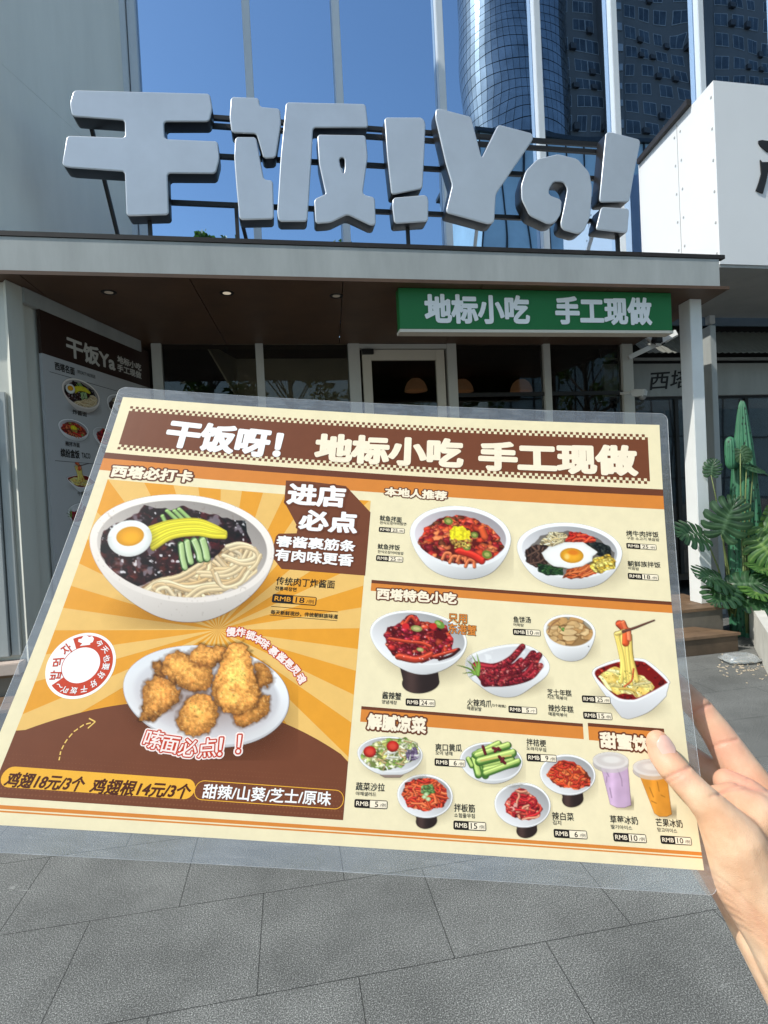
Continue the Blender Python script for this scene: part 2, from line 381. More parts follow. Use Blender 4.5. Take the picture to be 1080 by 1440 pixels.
b = MB(); b.tube([(dr - 0.05, YG - 0.075, 1.15), (dr - 0.05, YG - 0.075, 1.6)], 0.012); b.bar((dr - 0.05, YG - 0.075, 1.2), (dr - 0.05, YG - 0.02, 1.2), 0.015); b.bar((dr - 0.05, YG - 0.075, 1.55), (dr - 0.05, YG - 0.02, 1.55), 0.015); b.build('door_handle', M_BLACK, door)
b = MB(); b.box(dl + 0.0, dl + 0.13, YG - 0.075, YG - 0.032, zt - 0.06, zt + 0.0); b.build('door_closer', M_BLACK, door, bevel=0.004)
# inside
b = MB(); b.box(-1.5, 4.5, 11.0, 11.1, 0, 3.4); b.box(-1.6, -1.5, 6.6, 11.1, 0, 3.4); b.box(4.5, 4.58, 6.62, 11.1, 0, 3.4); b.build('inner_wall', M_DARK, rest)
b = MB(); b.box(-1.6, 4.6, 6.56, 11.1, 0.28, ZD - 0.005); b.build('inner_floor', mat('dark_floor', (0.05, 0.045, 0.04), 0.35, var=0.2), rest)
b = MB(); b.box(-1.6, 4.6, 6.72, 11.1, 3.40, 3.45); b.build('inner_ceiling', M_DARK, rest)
b = MB(); p, q = at(332, 503, 7.5), at(498, 562, 7.5)
b.box(p.x, q.x, 7.5, 7.6, q.z, p.z)
b.build('bulkhead', M_BEIGE, rest)
b = MB(); e0 = at(285, 503, 6.7); b.hexa([(p.x - 0.02, 7.5, q.z), (p.x - 0.001, 7.5, q.z), (p.x - 0.001, 7.0, q.z), (p.x - 0.02, 7.0, q.z)], [(p.x - 0.02, 7.5, p.z), (p.x - 0.001, 7.5, p.z), (e0.x + 0.02, 6.7, p.z), (e0.x, 6.7, p.z)]); b.build('bulkhead_return', M_BEIGE, rest)
# three recessed downlights in the soffit
for (px, py), on in (((153, 411), 0.06), ((319, 412), 0.35), ((473, 416), 0)):
    c = atz(px, py, ZS - 0.02); b = MB(); b.lathe((c.x, c.y, ZS - 0.0195), [(0.036, 0.0), (0.036, -0.004), (0.056, -0.006), (0.062, 0.0)], 24)
    d = b.build('downlight', M_BLACK, rest, smooth=True)
    b = MB(); b.lathe((c.x, c.y, ZS - 0.021), [(0.0, -0.0015), (0.034, -0.0015)], 20)
    b.build('lens', mat('lamp_lens_lit_%d' % int(on * 10), (0.1, 0.09, 0.08), 0.3, emit=(1, 0.86, 0.65) if on else None, estr=on), d)
# left pillar with the chamfered corner and the panelled side of the porch
b = MB(); P1 = Vector((-1.968, 4.80)); P2 = Vector((-1.925, 4.742))
w2 = Vector((wd.x, wd.y)); n2 = Vector((wn_.x, wn_.y))
e1 = P2 + w2 * 0.16
b.plan([(-4.2, 4.80), P1, P2, e1, e1 - n2 * 0.3, (-4.2, 5.1)], ZD + 0.002, ZS - 0.021); b.build('pillar', M_PANEL, rest, bevel=0.003)
b = MB(); s0 = P2 + w2 * 0.16 - n2 * 0.05; s1 = P2 + w2 * 1.72 - n2 * 0.05
b.plan([s0, s1, s1 - n2 * 0.2, s0 - n2 * 0.2], ZD + 0.002, ZS - 0.021); b.build('porch_side_wall', M_PANEL, rest)
b = MB(); s2 = P2 + w2 * 0.16; s3 = P2 + w2 * 1.72; b.plan([s2 + n2 * 0.012, s3 + n2 * 0.012, s3 - n2 * 0.04, s2 - n2 * 0.04], ZS - 0.14, ZS - 0.022); b.build('header_trim', M_FASCIA, rest, bevel=0.003)
b = MB(); b.box(-4.2, -2.06, 4.745, 4.798, 0.46, at(10, 550, 4.745).z); b.box(-1.995 - 0.055, -1.985, 4.765, 4.798, 0.46, at(10, 550, 4.745).z); b.build('pillar_panel', M_FASCIA, rest, bevel=0.004)
b = MB(); b.box(-4.2, -1.96, 4.66, 4.799, ZD + 0.003, 0.425); b.build('stone_ledge', mat('pinkish_stone_ledge', (0.52, 0.42, 0.36), 0.7, var=0.12, vscale=8), rest, bevel=0.006)
b = MB(); b.bar((-2.14, 4.60, 2.03), (-2.14, 4.745, 2.03), 0.05, 0.12); b.build('panel_latch', M_FASCIA, rest, bevel=0.01)

# wooden step below the porch
st = thing('wooden_step', 'brown timber step with plank treads in front of the porch, beside the white column', 'step', (1, 4.4, 0))
b = MB(); b.plan([(-4.2, 4.385), (4.0, 4.385), (3.78, 4.90), (-4.2, 4.90)], 0.145, 0.17)
b2 = MB()
b2.plan([(-4.2, 4.40), (3.965, 4.40), (3.78, 4.715), (-4.2, 4.715)], 0.002, 0.144)
b = MB(); b.plan([(-4.2, 4.385), (3.985, 4.385), (3.89, 4.545), (-4.2, 4.545)], 0.146, 0.171); b.plan([(-4.2, 4.549), (3.885, 4.549), (3.78, 4.716), (-4.2, 4.716)], 0.146, 0.171)
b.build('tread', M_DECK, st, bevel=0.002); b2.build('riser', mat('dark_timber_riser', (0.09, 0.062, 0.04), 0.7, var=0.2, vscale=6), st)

# pendant lamps inside
def pendant(px, py, Y, label):
    c = at(px, py, Y); t = thing('pendant_lamp', label, 'lamp', tuple(c), 'pendant lamps inside the shop')
    b = MB(); prof = [(0.02, 0.2), (0.07, 0.19), (0.13, 0.14), (0.165, 0.07), (0.18, 0.0), (0.172, 0.0), (0.157, 0.07), (0.12, 0.13), (0.05, 0.17)]
    b.lathe(c, prof, 28); b.build('lamp_shade', mat('warm_lamp_shade', (0.34, 0.2, 0.11), 0.6, var=0.1, emit=(1, 0.5, 0.24), estr=0.03), t, smooth=True)
    b = MB(); b.lathe(c + Vector((0, 0, 0.08)), [(0.0, -0.03), (0.03, -0.02), (0.036, 0.0), (0.025, 0.03), (0.0, 0.04)], 16); b.build('bulb', mat('warm_bulb', (0.9, 0.7, 0.4), 0.4, emit=(1, 0.62, 0.3), estr=1.2), t, smooth=True)
    b = MB(); b.tube([c + Vector((0, 0, 0.2)), (c.x, c.y, 3.39)], 0.006, 6); b.build('cord', M_BLACK, t)
pendant(585, 550, 8.6, 'warm dome pendant lamp seen through the glass of the door')
pendant(650, 551, 8.6, 'warm dome pendant lamp right beside the door post')
pendant(733, 551, 8.6, 'warm dome pendant lamp in the middle of the window right of the door')

# ------------------------------------------------------------------ rooftop sign
YL = 4.78
sign = thing('rooftop_sign', 'large white channel-letter sign on the canopy roof reading 干饭!Ya!', 'sign', (1.1, YL, 3.62))
def smooth_outline(pts, r):
    """rounds the corners of a polygon (metres)"""
    out = []; n = len(pts)
    for i in range(n):
        p, a, c = Vector(pts[i]), Vector(pts[i - 1]), Vector(pts[(i + 1) % n])
        da, dc = (a - p), (c - p); k = min(r, da.length * 0.4, dc.length * 0.4); da.normalize(); dc.normalize()
        for t in (0, 0.33, 0.67, 1):
            out.append(((p + da * k) * (1 - t) + (p + dc * k) * t) * 0.5 + (p * 2 * t * (1 - t) + (p + da * k) * (1 - t) ** 2 + (p + dc * k) * t ** 2) * 0.5)
    return out
M_FACE = mat('satin_white_letter_face', (0.54, 0.58, 0.64), 0.32, metal=0.3, var=0.06, vscale=2.2)
M_SIDE = mat('black_letter_return', (0.014, 0.014, 0.016), 0.35, var=0.1)
def letter(loops, org, k, depth=0.15, r=0.02):
    c = bpy.data.curves.new('letter', 'CURVE'); c.dimensions = '2D'; c.fill_mode = 'BOTH'; c.extrude = depth / 2 - 0.009; c.bevel_depth = 0.009; c.bevel_resolution = 2; c.offset = -0.007
    for lp in loops:
        pts = [at(org[0] + x / k, org[1] + y / k, YL) for x, y in lp]; pts = smooth_outline([(p.x, p.z) for p in pts], r if len(lp) > 5 else 0.02)
        s = c.splines.new('POLY'); s.points.add(len(pts) - 1); s.use_cyclic_u = True
        for q, p in zip(s.points, pts): q.co = (p[0], p[1], 0, 1)
    o = bpy.data.objects.new('t', c); COL.objects.link(o); bpy.context.view_layer.update()
    me = bpy.data.meshes.new_from_object(o.evaluated_get(bpy.context.evaluated_depsgraph_get())); bpy.data.objects.remove(o)
    me.name = 'letter'; me.transform(Matrix(((1, 0, 0, 0), (0, 0, -1, YL + depth / 2), (0, 1, 0, 0), (0, 0, 0, 1)))); me.materials.clear()
    bm = bmesh.new(); bm.from_mesh(me); bmesh.ops.remove_doubles(bm, verts=bm.verts, dist=0.0004)
    bmesh.ops.recalc_face_normals(bm, faces=bm.faces); bm.to_mesh(me); bm.free()
    for p in me.polygons: p.material_index = 0 if p.normal.y < -0.2 else 1
    o = link('letter', me, [M_FACE, M_SIDE]); o.parent = sign; o.matrix_parent_inverse = sign.matrix_basis.inverted()
    return o
letter([[(207,253),(590,263),(597,305),(588,341),(460,341),(463,391),(612,397),(617,445),(606,487),(470,486),(474,603),(356,606),(351,481),(192,470),(174,464),(188,381),(352,387),(351,337),(203,326),(196,290)]], (0, 0), 2)
letter([[(650,272),(728,275),(730,300),(787,305),(790,345),(775,443),(742,445),(722,375),(652,372),(646,330)], [(662,385),(720,385),(730,440),(742,505),(767,507),(770,615),(674,617),(665,520),(659,440)],
        [(805,287),(1028,292),(1036,358),(880,358),(876,440),(864,622),(785,622),(780,600),(790,440)],
        [(893,378),(1028,380),(1034,440),(1020,540),(1025,548),(1054,555),(1057,630),(1045,634),(977,602),(930,625),(888,628),(884,560),(910,548),(917,545),(898,460)], [(953,443),(970,442),(971,470),(967,492),(958,470)]], (0, 0), 2)
letter([[(2,330),(108,330),(117,345),(113,440),(108,530),(22,547),(10,440)], [(26,556),(118,548),(125,560),(124,622),(30,628),(24,580)]], (540, 0), 2)
letter([[(147,305),(160,306),(245,328),(275,445),(322,350),(418,375),(420,390),(315,545),(310,625),(295,630),(178,598),(176,590),(193,520),(175,460),(145,330)]], (540, 0), 2)
letter([[(462,630),(410,605),(388,560),(387,520),(400,480),(432,447),(490,433),(545,447),(578,485),(586,530),(580,610),(562,650),(545,657),(503,645),(497,630),(510,570),(517,530),(505,511),(478,510),(464,530),(464,548),(500,562),(498,600),(482,626)]], (540, 0), 2)
letter([[(625,372),(640,371),(718,392),(721,400),(705,480),(690,567),(610,568),(607,560)], [(612,582),(685,586),(690,592),(685,655),(600,645),(598,640)]], (540, 0), 2)
for py0, py1 in ((166, 203), (178, 213), (221, 250), (288, 311)):
    p, q = at(200, py0, YL + 0.2), at(875, py1, YL + 0.2); z = (p.z + q.z) / 2
    b = MB(); b.box(p.x, q.x, YL + 0.17, YL + 0.2, z - 0.018, z + 0.018); b.build('rail', M_BLACK, sign)
for px, py in ((210, 302), (573, 318), (868, 330), (333, 308)):
    p = at(px, py, YL + 0.1); b = MB(); b.bar((p.x, p.y, 3.612), (p.x, p.y, p.z + 0.12), 0.03); b.build('leg', M_BLACK, sign)
for px, py in ((125, 180), (335, 305), (668, 318), (832, 325)):
    p = at(px, py, YL + 0.22); b = MB(); b.bar((p.x + 0.02, YL + 0.22, p.z), (p.x + 0.12, YL + 0.75, 3.615), 0.028); b.build('brace', M_MULL if px > 600 else M_BLACK, sign)

# green sign under the canopy
gs = thing('green_sign', 'green box sign with white characters 地标小吃 手工现做 hung under the canopy', 'sign', (2.4, 4.75, 2.95))
b = MB(); b.box(1.10, 3.705, 4.75, 4.86, 2.95, 3.302); b.build('sign_box', mat('green_sign_face', lin((28, 112, 58)), 0.45, var=0.04, vscale=3), gs, bevel=0.004)
b = MB(); b.box(1.095, 3.71, 4.744, 4.866, 2.925, 2.95); b.build('trim', M_CREAM, gs)
M_SIGNTXT = mat('white_sign_lettering', (0.86, 0.87, 0.88), 0.5, var=0.02)
for s, (xa, ya), (xb, yb) in (('地标小吃', (597, 434), (745, 434)), ('手工现做', (781, 440), (917, 440))):
    p, q = at(xa, ya, 4.74), at(xb, yb, 4.74)
    flat_text('sign_text', s, ((p.x + q.x) / 2, 4.744, 3.125), (1, 0, 0), (0, 0, 1), q.x - p.x, 0.255, M_SIGNTXT, gs, bold=0.045, thick=0.004)

# ------------------------------------------------------------------ white-clad neighbour on the right
nb = thing('neighbour_shop', 'white-clad shop next door with a black brush-written character on its overhanging white front', 'shop', (6, 5, 0))
YB = 5.0
c0 = at(1003, 113, YB); zb = at(1010, 371, YB).z
b = MB(); b.plan([(c0.x, YB), (9.5, YB), (9.5, YG + 0.4), (c0.x + 0.16, YG - 0.075), (c0.x + 0.16, YG - 0.08)], zb, c0.z); box_o = b.build('white_box', M_WHITEB, nb)
b = MB(); b.hexa([(c0.x - 0.02, YB + 0.35, c0.z), (c0.x + 0.04, YB + 0.35, c0.z), (c0.x + 0.18, YG - 0.1, c0.z), (c0.x + 0.12, YG - 0.1, c0.z)], [(c0.x - 0.02, YB + 0.35, c0.z + 0.06), (c0.x + 0.04, YB + 0.35, c0.z + 0.06), (c0.x + 0.18, YG - 0.1, c0.z + 0.06), (c0.x + 0.12, YG - 0.1, c0.z + 0.06)]); b.build('parapet_cap', M_ROOF, nb)
d = Vector((0.16, YG - 0.08 - YB, 0)).normalized(); nrm = Vector((-d.y, d.x, 0))
b = MB()
for t in (0.62,):
    p = Vector((c0.x, YB, 0)) + d * t + nrm * 0.002; b.bar((p.x, p.y, zb), (p.x, p.y, c0.z - 0.03), 0.008, 0.004)
for t in (0.04, 0.56, 0.67):
    for k in range(6):
        p = Vector((c0.x, YB, zb + 0.12 + k * 0.31)) + d * t + nrm * 0.002
        b.bar(p, p + nrm * 0.004, 0.02)
b.build('panel_joint', mat('joint_grey', (0.4, 0.4, 0.4), 0.6, var=0.1), nb)
# brush strokes of the partly seen character
b = MB()
def stroke(px):
    pts = [at(960 + x / 4.645, 90 + y / 4.645, YB - 0.012) for x, y in px]; b.plan_y = None
    i = len(b.v); n = len(pts); b.v += [(p.x, YB - 0.012, p.z) for p in pts] + [(p.x, YB - 0.001, p.z) for p in pts]
    for tri in tessellate_polygon([[Vector((p.x, p.z, 0)) for p in pts]]):
        b.f.append(tuple(i + k for k in tri)); b.mi.append(0)
    for k in range(n): b.f.append((i + k, i + (k + 1) % n, i + n + (k + 1) % n, i + n + k)); b.mi.append(0)
stroke([(497, 500), (520, 496), (560, 502), (700, 480), (720, 520), (640, 545), (557, 575), (540, 560), (510, 535), (498, 515)])
stroke([(508, 625), (520, 640), (557, 640), (700, 600), (710, 640), (600, 700), (560, 700), (548, 760), (525, 845), (480, 826), (500, 770), (515, 715)])
stroke([(585, 540), (625, 535), (640, 700), (650, 860), (610, 860), (600, 700)])
b.build('brush_character', M_INK, nb)
# underside, back wall, corrugated awning, sign band and glass of the shop below
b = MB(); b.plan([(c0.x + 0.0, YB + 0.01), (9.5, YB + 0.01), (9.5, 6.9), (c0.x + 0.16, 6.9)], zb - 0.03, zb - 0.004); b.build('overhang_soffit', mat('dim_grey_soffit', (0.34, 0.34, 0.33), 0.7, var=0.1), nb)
yw = 6.9
zz = lambda py, Y=yw: at(1040, py, Y).z
b = MB(); b.box(4.3, 9.5, yw, yw + 0.1, zz(455), zb - 0.03); b.build('upper_wall', mat('dark_grey_render', (0.16, 0.165, 0.165), 0.8, var=0.1), nb)  # dark grey wall colour with slight noise
b = MB(); n = 150
za0, za1 = zz(452, 6.6), at(1040, 496, 6.35).z
for k in range(n):
    xa, xb = 4.55 + k * 0.03, 4.55 + (k + 1) * 0.03; w0 = 0.008 * math.sin(k * math.pi / 1.5); w1 = 0.008 * math.sin((k + 1) * math.pi / 1.5)
    b.hexa([(xa, 6.35, za1 + w0), (xb, 6.35, za1 + w1), (xb, 6.9, za0 + w1), (xa, 6.9, za0 + w0)], [(xa, 6.35, za1 + 0.006 + w0), (xb, 6.35, za1 + 0.006 + w1), (xb, 6.9, za0 + 0.006 + w1), (xa, 6.9, za0 + 0.006 + w0)])
b.build('corrugated_awning', mat('grey_corrugated_sheet', (0.22, 0.225, 0.21), 0.55, var=0.12), nb)
b = MB(); b.box(4.3, 9.5, yw - 0.05, yw, zz(556), zz(512)); b.build('sign_band', M_FASCIA, nb)
b = MB(); b.box(4.3, 9.5, yw - 0.1, yw - 0.04, zz(507) - 0.01, zz(507) + 0.02); b.build('awning_batten', M_FASCIA, nb)
b = MB(); b.box(4.3, 9.5, yw + 0.02, yw + 0.06, zz(512), zz(455)); b.build('awning_recess', M_BLACK, nb)
p, q = at(914, 535, yw - 0.06), at(972, 535, yw - 0.06)
flat_text('band_text', '西塔', ((p.x + q.x) / 2, yw - 0.056, at(940, 534, yw - 0.05).z), (1, 0, 0.05), (0.18, 0, 1), q.x - p.x, 0.25, M_INK, nb, bold=0.012, thick=0.004)
b = MB(); b.box(4.45, 9.5, yw - 0.01, yw + 0.01, 0.3, zz(556) - 0.04); b.build('shop_glass', M_SHOPGLASS, nb)
b = MB(); b.box(4.3, 9.5, yw + 0.015, yw + 0.06, zz(556) - 0.04, zz(556)); b.build('glass_head', M_BLACK, nb)
for x in (5.35, 6.45, 7.5):
    b = MB(); b.box(x, x + 0.05, yw - 0.03, yw + 0.03, 0.3, zz(556) - 0.041); b.build('glass_post', M_BLACK, nb)
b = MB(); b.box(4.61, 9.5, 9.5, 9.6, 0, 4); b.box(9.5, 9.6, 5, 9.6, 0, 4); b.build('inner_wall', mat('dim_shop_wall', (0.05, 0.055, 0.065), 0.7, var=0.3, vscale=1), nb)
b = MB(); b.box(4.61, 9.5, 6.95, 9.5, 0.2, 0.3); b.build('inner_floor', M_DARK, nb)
for k in range(7):
    b = MB(); x = 5.0 + k * 0.42; b.box(x, x + 0.36, 7.12, 7.16, 0.9, zz(556) - 0.15); b.build('curtain_panel', mat('slate_blue_curtain', (0.10, 0.115, 0.15), 0.8, var=0.35, vscale=4), nb)

# folding awning arm and security camera on the corner post
arm = thing('awning_arm', 'white folding arm with a black joint below the canopy corner, right of the green sign', 'awning arm', tuple(at(915, 490, 6.2)))
b = MB()
b.bar(at(884, 503, 6.3), at(928, 482, 6.2), 0.055); b.bar(at(922, 484, 6.15), at(952, 468, 6.0), 0.075); b.build('arm_bar', M_WHITE, arm, bevel=0.006)
b = MB(); b.bar(at(908, 470, 6.22), at(924, 484, 6.2), 0.06); b.build('brace_bar', M_WHITE, arm, bevel=0.006)
b = MB(); c = at(928, 479, 6.12); b.bar(c + Vector((-0.08, 0, 0.03)), c + Vector((0.05, 0, -0.01)), 0.1); b.build('joint', M_BLACK, arm, bevel=0.01)
cc = at(893, 558, 6.3)
cctv = thing('security_camera', 'small white security camera on the frame post beside the window', 'security camera', tuple(cc))
b = MB(); b.bar(cc + Vector((-0.03, 0.0, 0.05)), cc + Vector((0.05, -0.14, 0.02)), 0.10, 0.085); b.build('camera_body', M_WHITE, cctv, bevel=0.014)
b = MB(); b.bar(cc + Vector((-0.09, 0.15, 0.07)), cc + Vector((-0.05, 0.0, 0.05)), 0.03); b.build('bracket', M_WHITE, cctv)
b = MB(); b.lathe(cc + Vector((0.03, -0.10, -0.03)), [(0.0, -0.03), (0.03, -0.02), (0.042, 0.0), (0.042, 0.02)], 16); b.build('dome', mat('camera_dome', (0.3, 0.3, 0.3), 0.2, var=0.1), cctv, smooth=True)

# ------------------------------------------------------------------ cactus, plants, planter, litter by the step
M_CACT = None
def cactus_material():
    m = bpy.data.materials.new('cactus_skin'); m.use_nodes = True; nt = m.node_tree; b = nt.nodes['Principled BSDF']; L = nt.links.new
    tc = nt.nodes.new('ShaderNodeTexCoord'); v = nt.nodes.new('ShaderNodeTexVoronoi'); v.inputs['Scale'].default_value = 30
    mp = nt.nodes.new('ShaderNodeMapping'); mp.inputs['Scale'].default_value = (1, 1, 0.62)
    L(tc.outputs['Object'], mp.inputs[0]); L(mp.outputs[0], v.inputs['Vector'])
    r = nt.nodes.new('ShaderNodeValToRGB'); e = r.color_ramp.elements
    e[0].position = 0.2; e[0].color = (0.008, 0.022, 0.014, 1); e[1].position = 0.3; e[1].color = (0.05, 0.20, 0.105, 1)
    n = nt.nodes.new('ShaderNodeTexNoise'); n.inputs['Scale'].default_value = 7; L(tc.outputs['Object'], n.inputs['Vector'])
    x = nt.nodes.new('ShaderNodeMix'); x.data_type = 'RGBA'; x.blend_type = 'MULTIPLY'; x.inputs[0].default_value = 0.5
    L(v.outputs[0], r.inputs[0]); L(r.outputs[0], x.inputs[6]); L(n.outputs[0], x.inputs[7]); L(x.outputs[2], b.inputs['Base Color'])
    b.inputs['Roughness'].default_value = 0.5
    return m
M_CACT = cactus_material()
def ribbed(path, radii, ribs, depth=0.13, n=80):
    b = MB(); i0 = 0
    for p, r in zip(path, radii):
        for j in range(n):
            t = 2 * math.pi * j / n; k = r * (1 - depth + depth * abs(math.cos(ribs * t / 2)) ** 0.8)
            b.v.append((p[0] + k * math.cos(t), p[1] + k * math.sin(t), p[2]))
    for k in range(len(path) - 1):
        for j in range(n):
            a0 = k * n + j; a1 = k * n + (j + 1) % n; b.f.append((a0, a1, a1 + n, a0 + n)); b.mi.append(0)
    return b
KT = at(1043, 563, 4.86); KX, KY = KT.x, 4.86
ct = thing('cactus', 'tall green artificial cactus with one short side arm behind the monstera', 'cactus', (KX, KY, 0))

prof = [(0, .15), (.5, .152), (.9, .142), (1.2, .128), (1.5, .108), (1.7, .092), (1.85, .078), (2.0, .060), (2.12, .046), (2.21, .033), (2.25, .022), (2.27, .008)]
prof = [(z * KT.z / 2.27, r * 1.08) for z, r in prof]
ribbed([(KX - 0.02 + 0.01 * z, KY, z) for z, r in prof], [r for z, r in prof], 13, 0.28).build('trunk', M_CACT, ct, smooth=True)
ap = [(0, .012), (.02, .032), (.06, .047), (.15, .05), (.25, .05), (.32, .044), (.355, .03), (.37, .008)]
AR = at(1028, 660, KY - .08); arm_o = ribbed([(AR.x, AR.y, AR.z + z * .85) for z, r in ap], [r for z, r in ap], 12); arm_o.build('side_arm', M_CACT, ct, smooth=True)
b = MB(); b.tube([AR + Vector((0, 0, .05)), AR + Vector((.045, .03, .035)), AR + Vector((.11, .06, .03))], [.028, .032, .032], 12); b.build('elbow', M_CACT, ct, smooth=True)

def leaf_material(name, base, dark):
    m = bpy.data.materials.new(name); m.use_nodes = True; nt = m.node_tree; b = nt.nodes['Principled BSDF']; L = nt.links.new
    tc = nt.nodes.new('ShaderNodeTexCoord'); n = nt.nodes.new('ShaderNodeTexNoise'); n.inputs['Scale'].default_value = 9; n.inputs['Detail'].default_value = 4
    L(tc.outputs['Object'], n.inputs['Vector']); r = nt.nodes.new('ShaderNodeValToRGB'); e = r.color_ramp.elements
    e[0].position = 0.35; e[0].color = (*dark, 1); e[1].position = 0.7; e[1].color = (*base, 1)
    va = nt.nodes.new('ShaderNodeVertexColor'); va.layer_name = 'vein'; vm = nt.nodes.new('ShaderNodeMix'); vm.data_type = 'RGBA'; vm.inputs[7].default_value = (base[0] * 2.4, base[1] * 1.7, base[2] * 2.2, 1)
    L(n.outputs[0], r.inputs[0]); L(va.outputs[0], vm.inputs[0]); L(r.outputs[0], vm.inputs[6]); L(vm.outputs[2], b.inputs['Base Color']); b.inputs['Roughness'].default_value = 0.43
    b.inputs['Transmission Weight'].default_value = 0
    tr = nt.nodes.new('ShaderNodeBsdfTranslucent'); mx = nt.nodes.new('ShaderNodeMixShader'); mx.inputs[0].default_value = 0.22
    tr.inputs[0].default_value = (base[0] * 2.2, base[1] * 2.4, base[2], 1); out = nt.nodes['Material Output']
    L(b.outputs[0], mx.inputs[1]); L(tr.outputs[0], mx.inputs[2]); L(mx.outputs[0], out.inputs[0])
    MATS[name] = m
    return m
M_LEAF = leaf_material('monstera_leaf', (0.032, 0.088, 0.034), (0.010, 0.034, 0.016))
M_LEAFY = leaf_material('bright_leaf', (0.085, 0.19, 0.04), (0.03, 0.09, 0.02))
M_STEM = mat('plant_stem', (0.16, 0.2, 0.07), 0.5, var=0.2, vscale=12)
rl = random.Random(3)
def leaf_faces(b, c, tip, nrm, size, split=True, droop=0.25, M=7, ns=7, nt=6):
    """a leaf built from lobes that leave the midrib: slits between the lobes, pale veins; base at c, tip direction and normal given"""
    tip = Vector(tip).normalized(); nrm = Vector(nrm); nrm = (nrm - tip * nrm.dot(tip)).normalized(); sx = tip.cross(nrm); c = Vector(c); b.vein = []
    size *= 0.98; cut = [rl.uniform(.36, .58) for _ in range(2 * M + 2)]
    def ray(i, s):
        f = i / M; y0 = size * (0.02 + 0.86 * f); a = rad(158 - 150 * f ** .8); l = size * (0.30 + 0.27 * math.sin(math.pi * min(1, f * .95 + .12)) - 0.16 * f ** 3)
        bend = .35 * s * s * (1 - f); x = l * s * math.sin(a - bend); y = y0 + l * s * math.cos(a - bend) * (1 if f > .3 else .8); return x, y
    for side in (-1, 1):
        for i in range(M):
            i0 = len(b.v)
            for k in range(ns + 1):
                s_ = k / ns; g = 1.0
                if split: cu = cut[i + (side > 0) * M]; g = 1.0 if s_ <= cu else 0.86 - .08 * (s_ - cu) / (1 - cu)
                if k == ns: g *= .45 if split else .8
                p, q = ray(i, s_), ray(i + 1, s_)
                for j in range(nt + 1):
                    t = .5 + (j / nt - .5) * g; x = (p[0] * (1 - t) + q[0] * t) * side; y = p[1] * (1 - t) + q[1] * t
                    z = -droop * (x * x * 1.5 + max(0, y - .2 * size) ** 2 * .6) / size - .016 * size * (2 * t - 1) ** 2 * (s_ > .1) + .012 * size * math.sin(9 * s_ + i)
                    if side < 0: z += abs(x) * .12
                    else: z += abs(x) * .12
                    b.v.append(tuple(c + sx * x + tip * y + nrm * z)); b.vein.append(1.0 if k == 0 else (.75 if j == nt // 2 and k < ns else 0.0))
            for k in range(ns):
                for j in range(nt):
                    a0 = i0 + k * (nt + 1) + j; b.f.append((a0, a0 + 1, a0 + nt + 2, a0 + nt + 1)); b.mi.append(0)
def plant(name, label, cat, base, leaves, m, split=True, group=None):
    t = thing(name, label, cat, tuple(base), group); base = Vector(base)
    for px, py, Y, size, tip, nrm in leaves:
        c = at(px, py, Y); b = MB(); leaf_faces(b, c, tip, nrm, size, split); lo = b.build('leaf', m, t, smooth=True); lo.data.color_attributes.new('vein', 'FLOAT_COLOR', 'POINT').data.foreach_set('color', np.repeat(np.array(b.vein, np.float32), 4))
        mid = (base + c) / 2 + Vector((rl.uniform(-.04, .04), 0, 0.12 * (c - base).length)); b = MB()
        b.tube([base, base * 0.45 + mid * 0.55 + Vector((0, 0, .02)), mid, mid * 0.4 + c * 0.6 + Vector((0, 0, .03)), c - Vector(nrm).normalized() * 0.003], [.013, .010, .008, .006, .004], 7)
        b.build('stalk', M_STEM, t, smooth=True)
    return t
UPN = (-0.35, -0.6, 0.7)
g1 = atz(1031, 886, 0.02)
plant('monstera_plant', 'dark green split-leaf monstera in front of the white column, beside the timber step', 'plant', g1, [
    (988, 752, 4.74, 0.36, (-0.85, -0.25, 0.10), (-0.25, -0.75, 0.6)), (1014, 752, 4.70, 0.40, (0.18, -0.3, 0.85), (-0.45, -0.8, 0.35)),
    (1016, 815, 4.62, 0.38, (-0.9, -0.3, 0.22), (-0.15, -0.6, 0.75)), (1022, 826, 4.58, 0.34, (-0.7, -0.4, -0.25), (-0.25, -0.6, 0.75)),
    (1030, 822, 4.66, 0.34, (0.6, -0.5, 0.1), (-0.2, -0.6, 0.75)), (1040, 842, 4.55, 0.34, (0.7, -0.4, -0.1), (0.0, -0.6, 0.8)),
    (1000, 668, 4.85, 0.17, (0.1, -0.1, 0.8), (-0.6, -0.8, 0.2))], M_LEAF)
g2 = atz(1066, 872, 0.05)
plant('monstera_plant', 'brighter yellow-green monstera at the right edge, behind the concrete planter wall', 'plant', g2, [
    (1064, 758, 4.62, 0.34, (0.30, -0.4, -0.7), (-0.7, -0.4, 0.5)), (1074, 742, 4.62, 0.38, (0.3, -0.4, -0.7), (-0.65, -0.3, 0.6)), (1084, 800, 4.6, 0.34, (-0.75, -0.4, 0.1), (-0.3, -0.5, 0.75)),
    (1076, 826, 4.56, 0.34, (-0.75, -0.4, -0.05), (-0.2, -0.5, 0.8)), (1088, 742, 4.75, 0.34, (-0.5, -0.4, 0.5), (-0.5, -0.6, 0.5))], M_LEAFY)
g3 = at(1046, 770, 4.74); g3.z = 0.05
plant('pothos_vine', 'thin-stemmed vine with pointed leaves climbing across the cactus', 'plant', g3, [
    (1041, 632, 4.70, 0.15, (0.25, -0.2, -0.9), (-0.7, -0.7, 0.2)), (1050, 655, 4.70, 0.17, (0.5, -0.6, -0.35), (0.1, -0.5, 0.8)), (1060, 655, 4.72, 0.17, (0.8, -0.2, -0.5), (0.3, -0.5, 0.8))], M_LEAF, split=False)
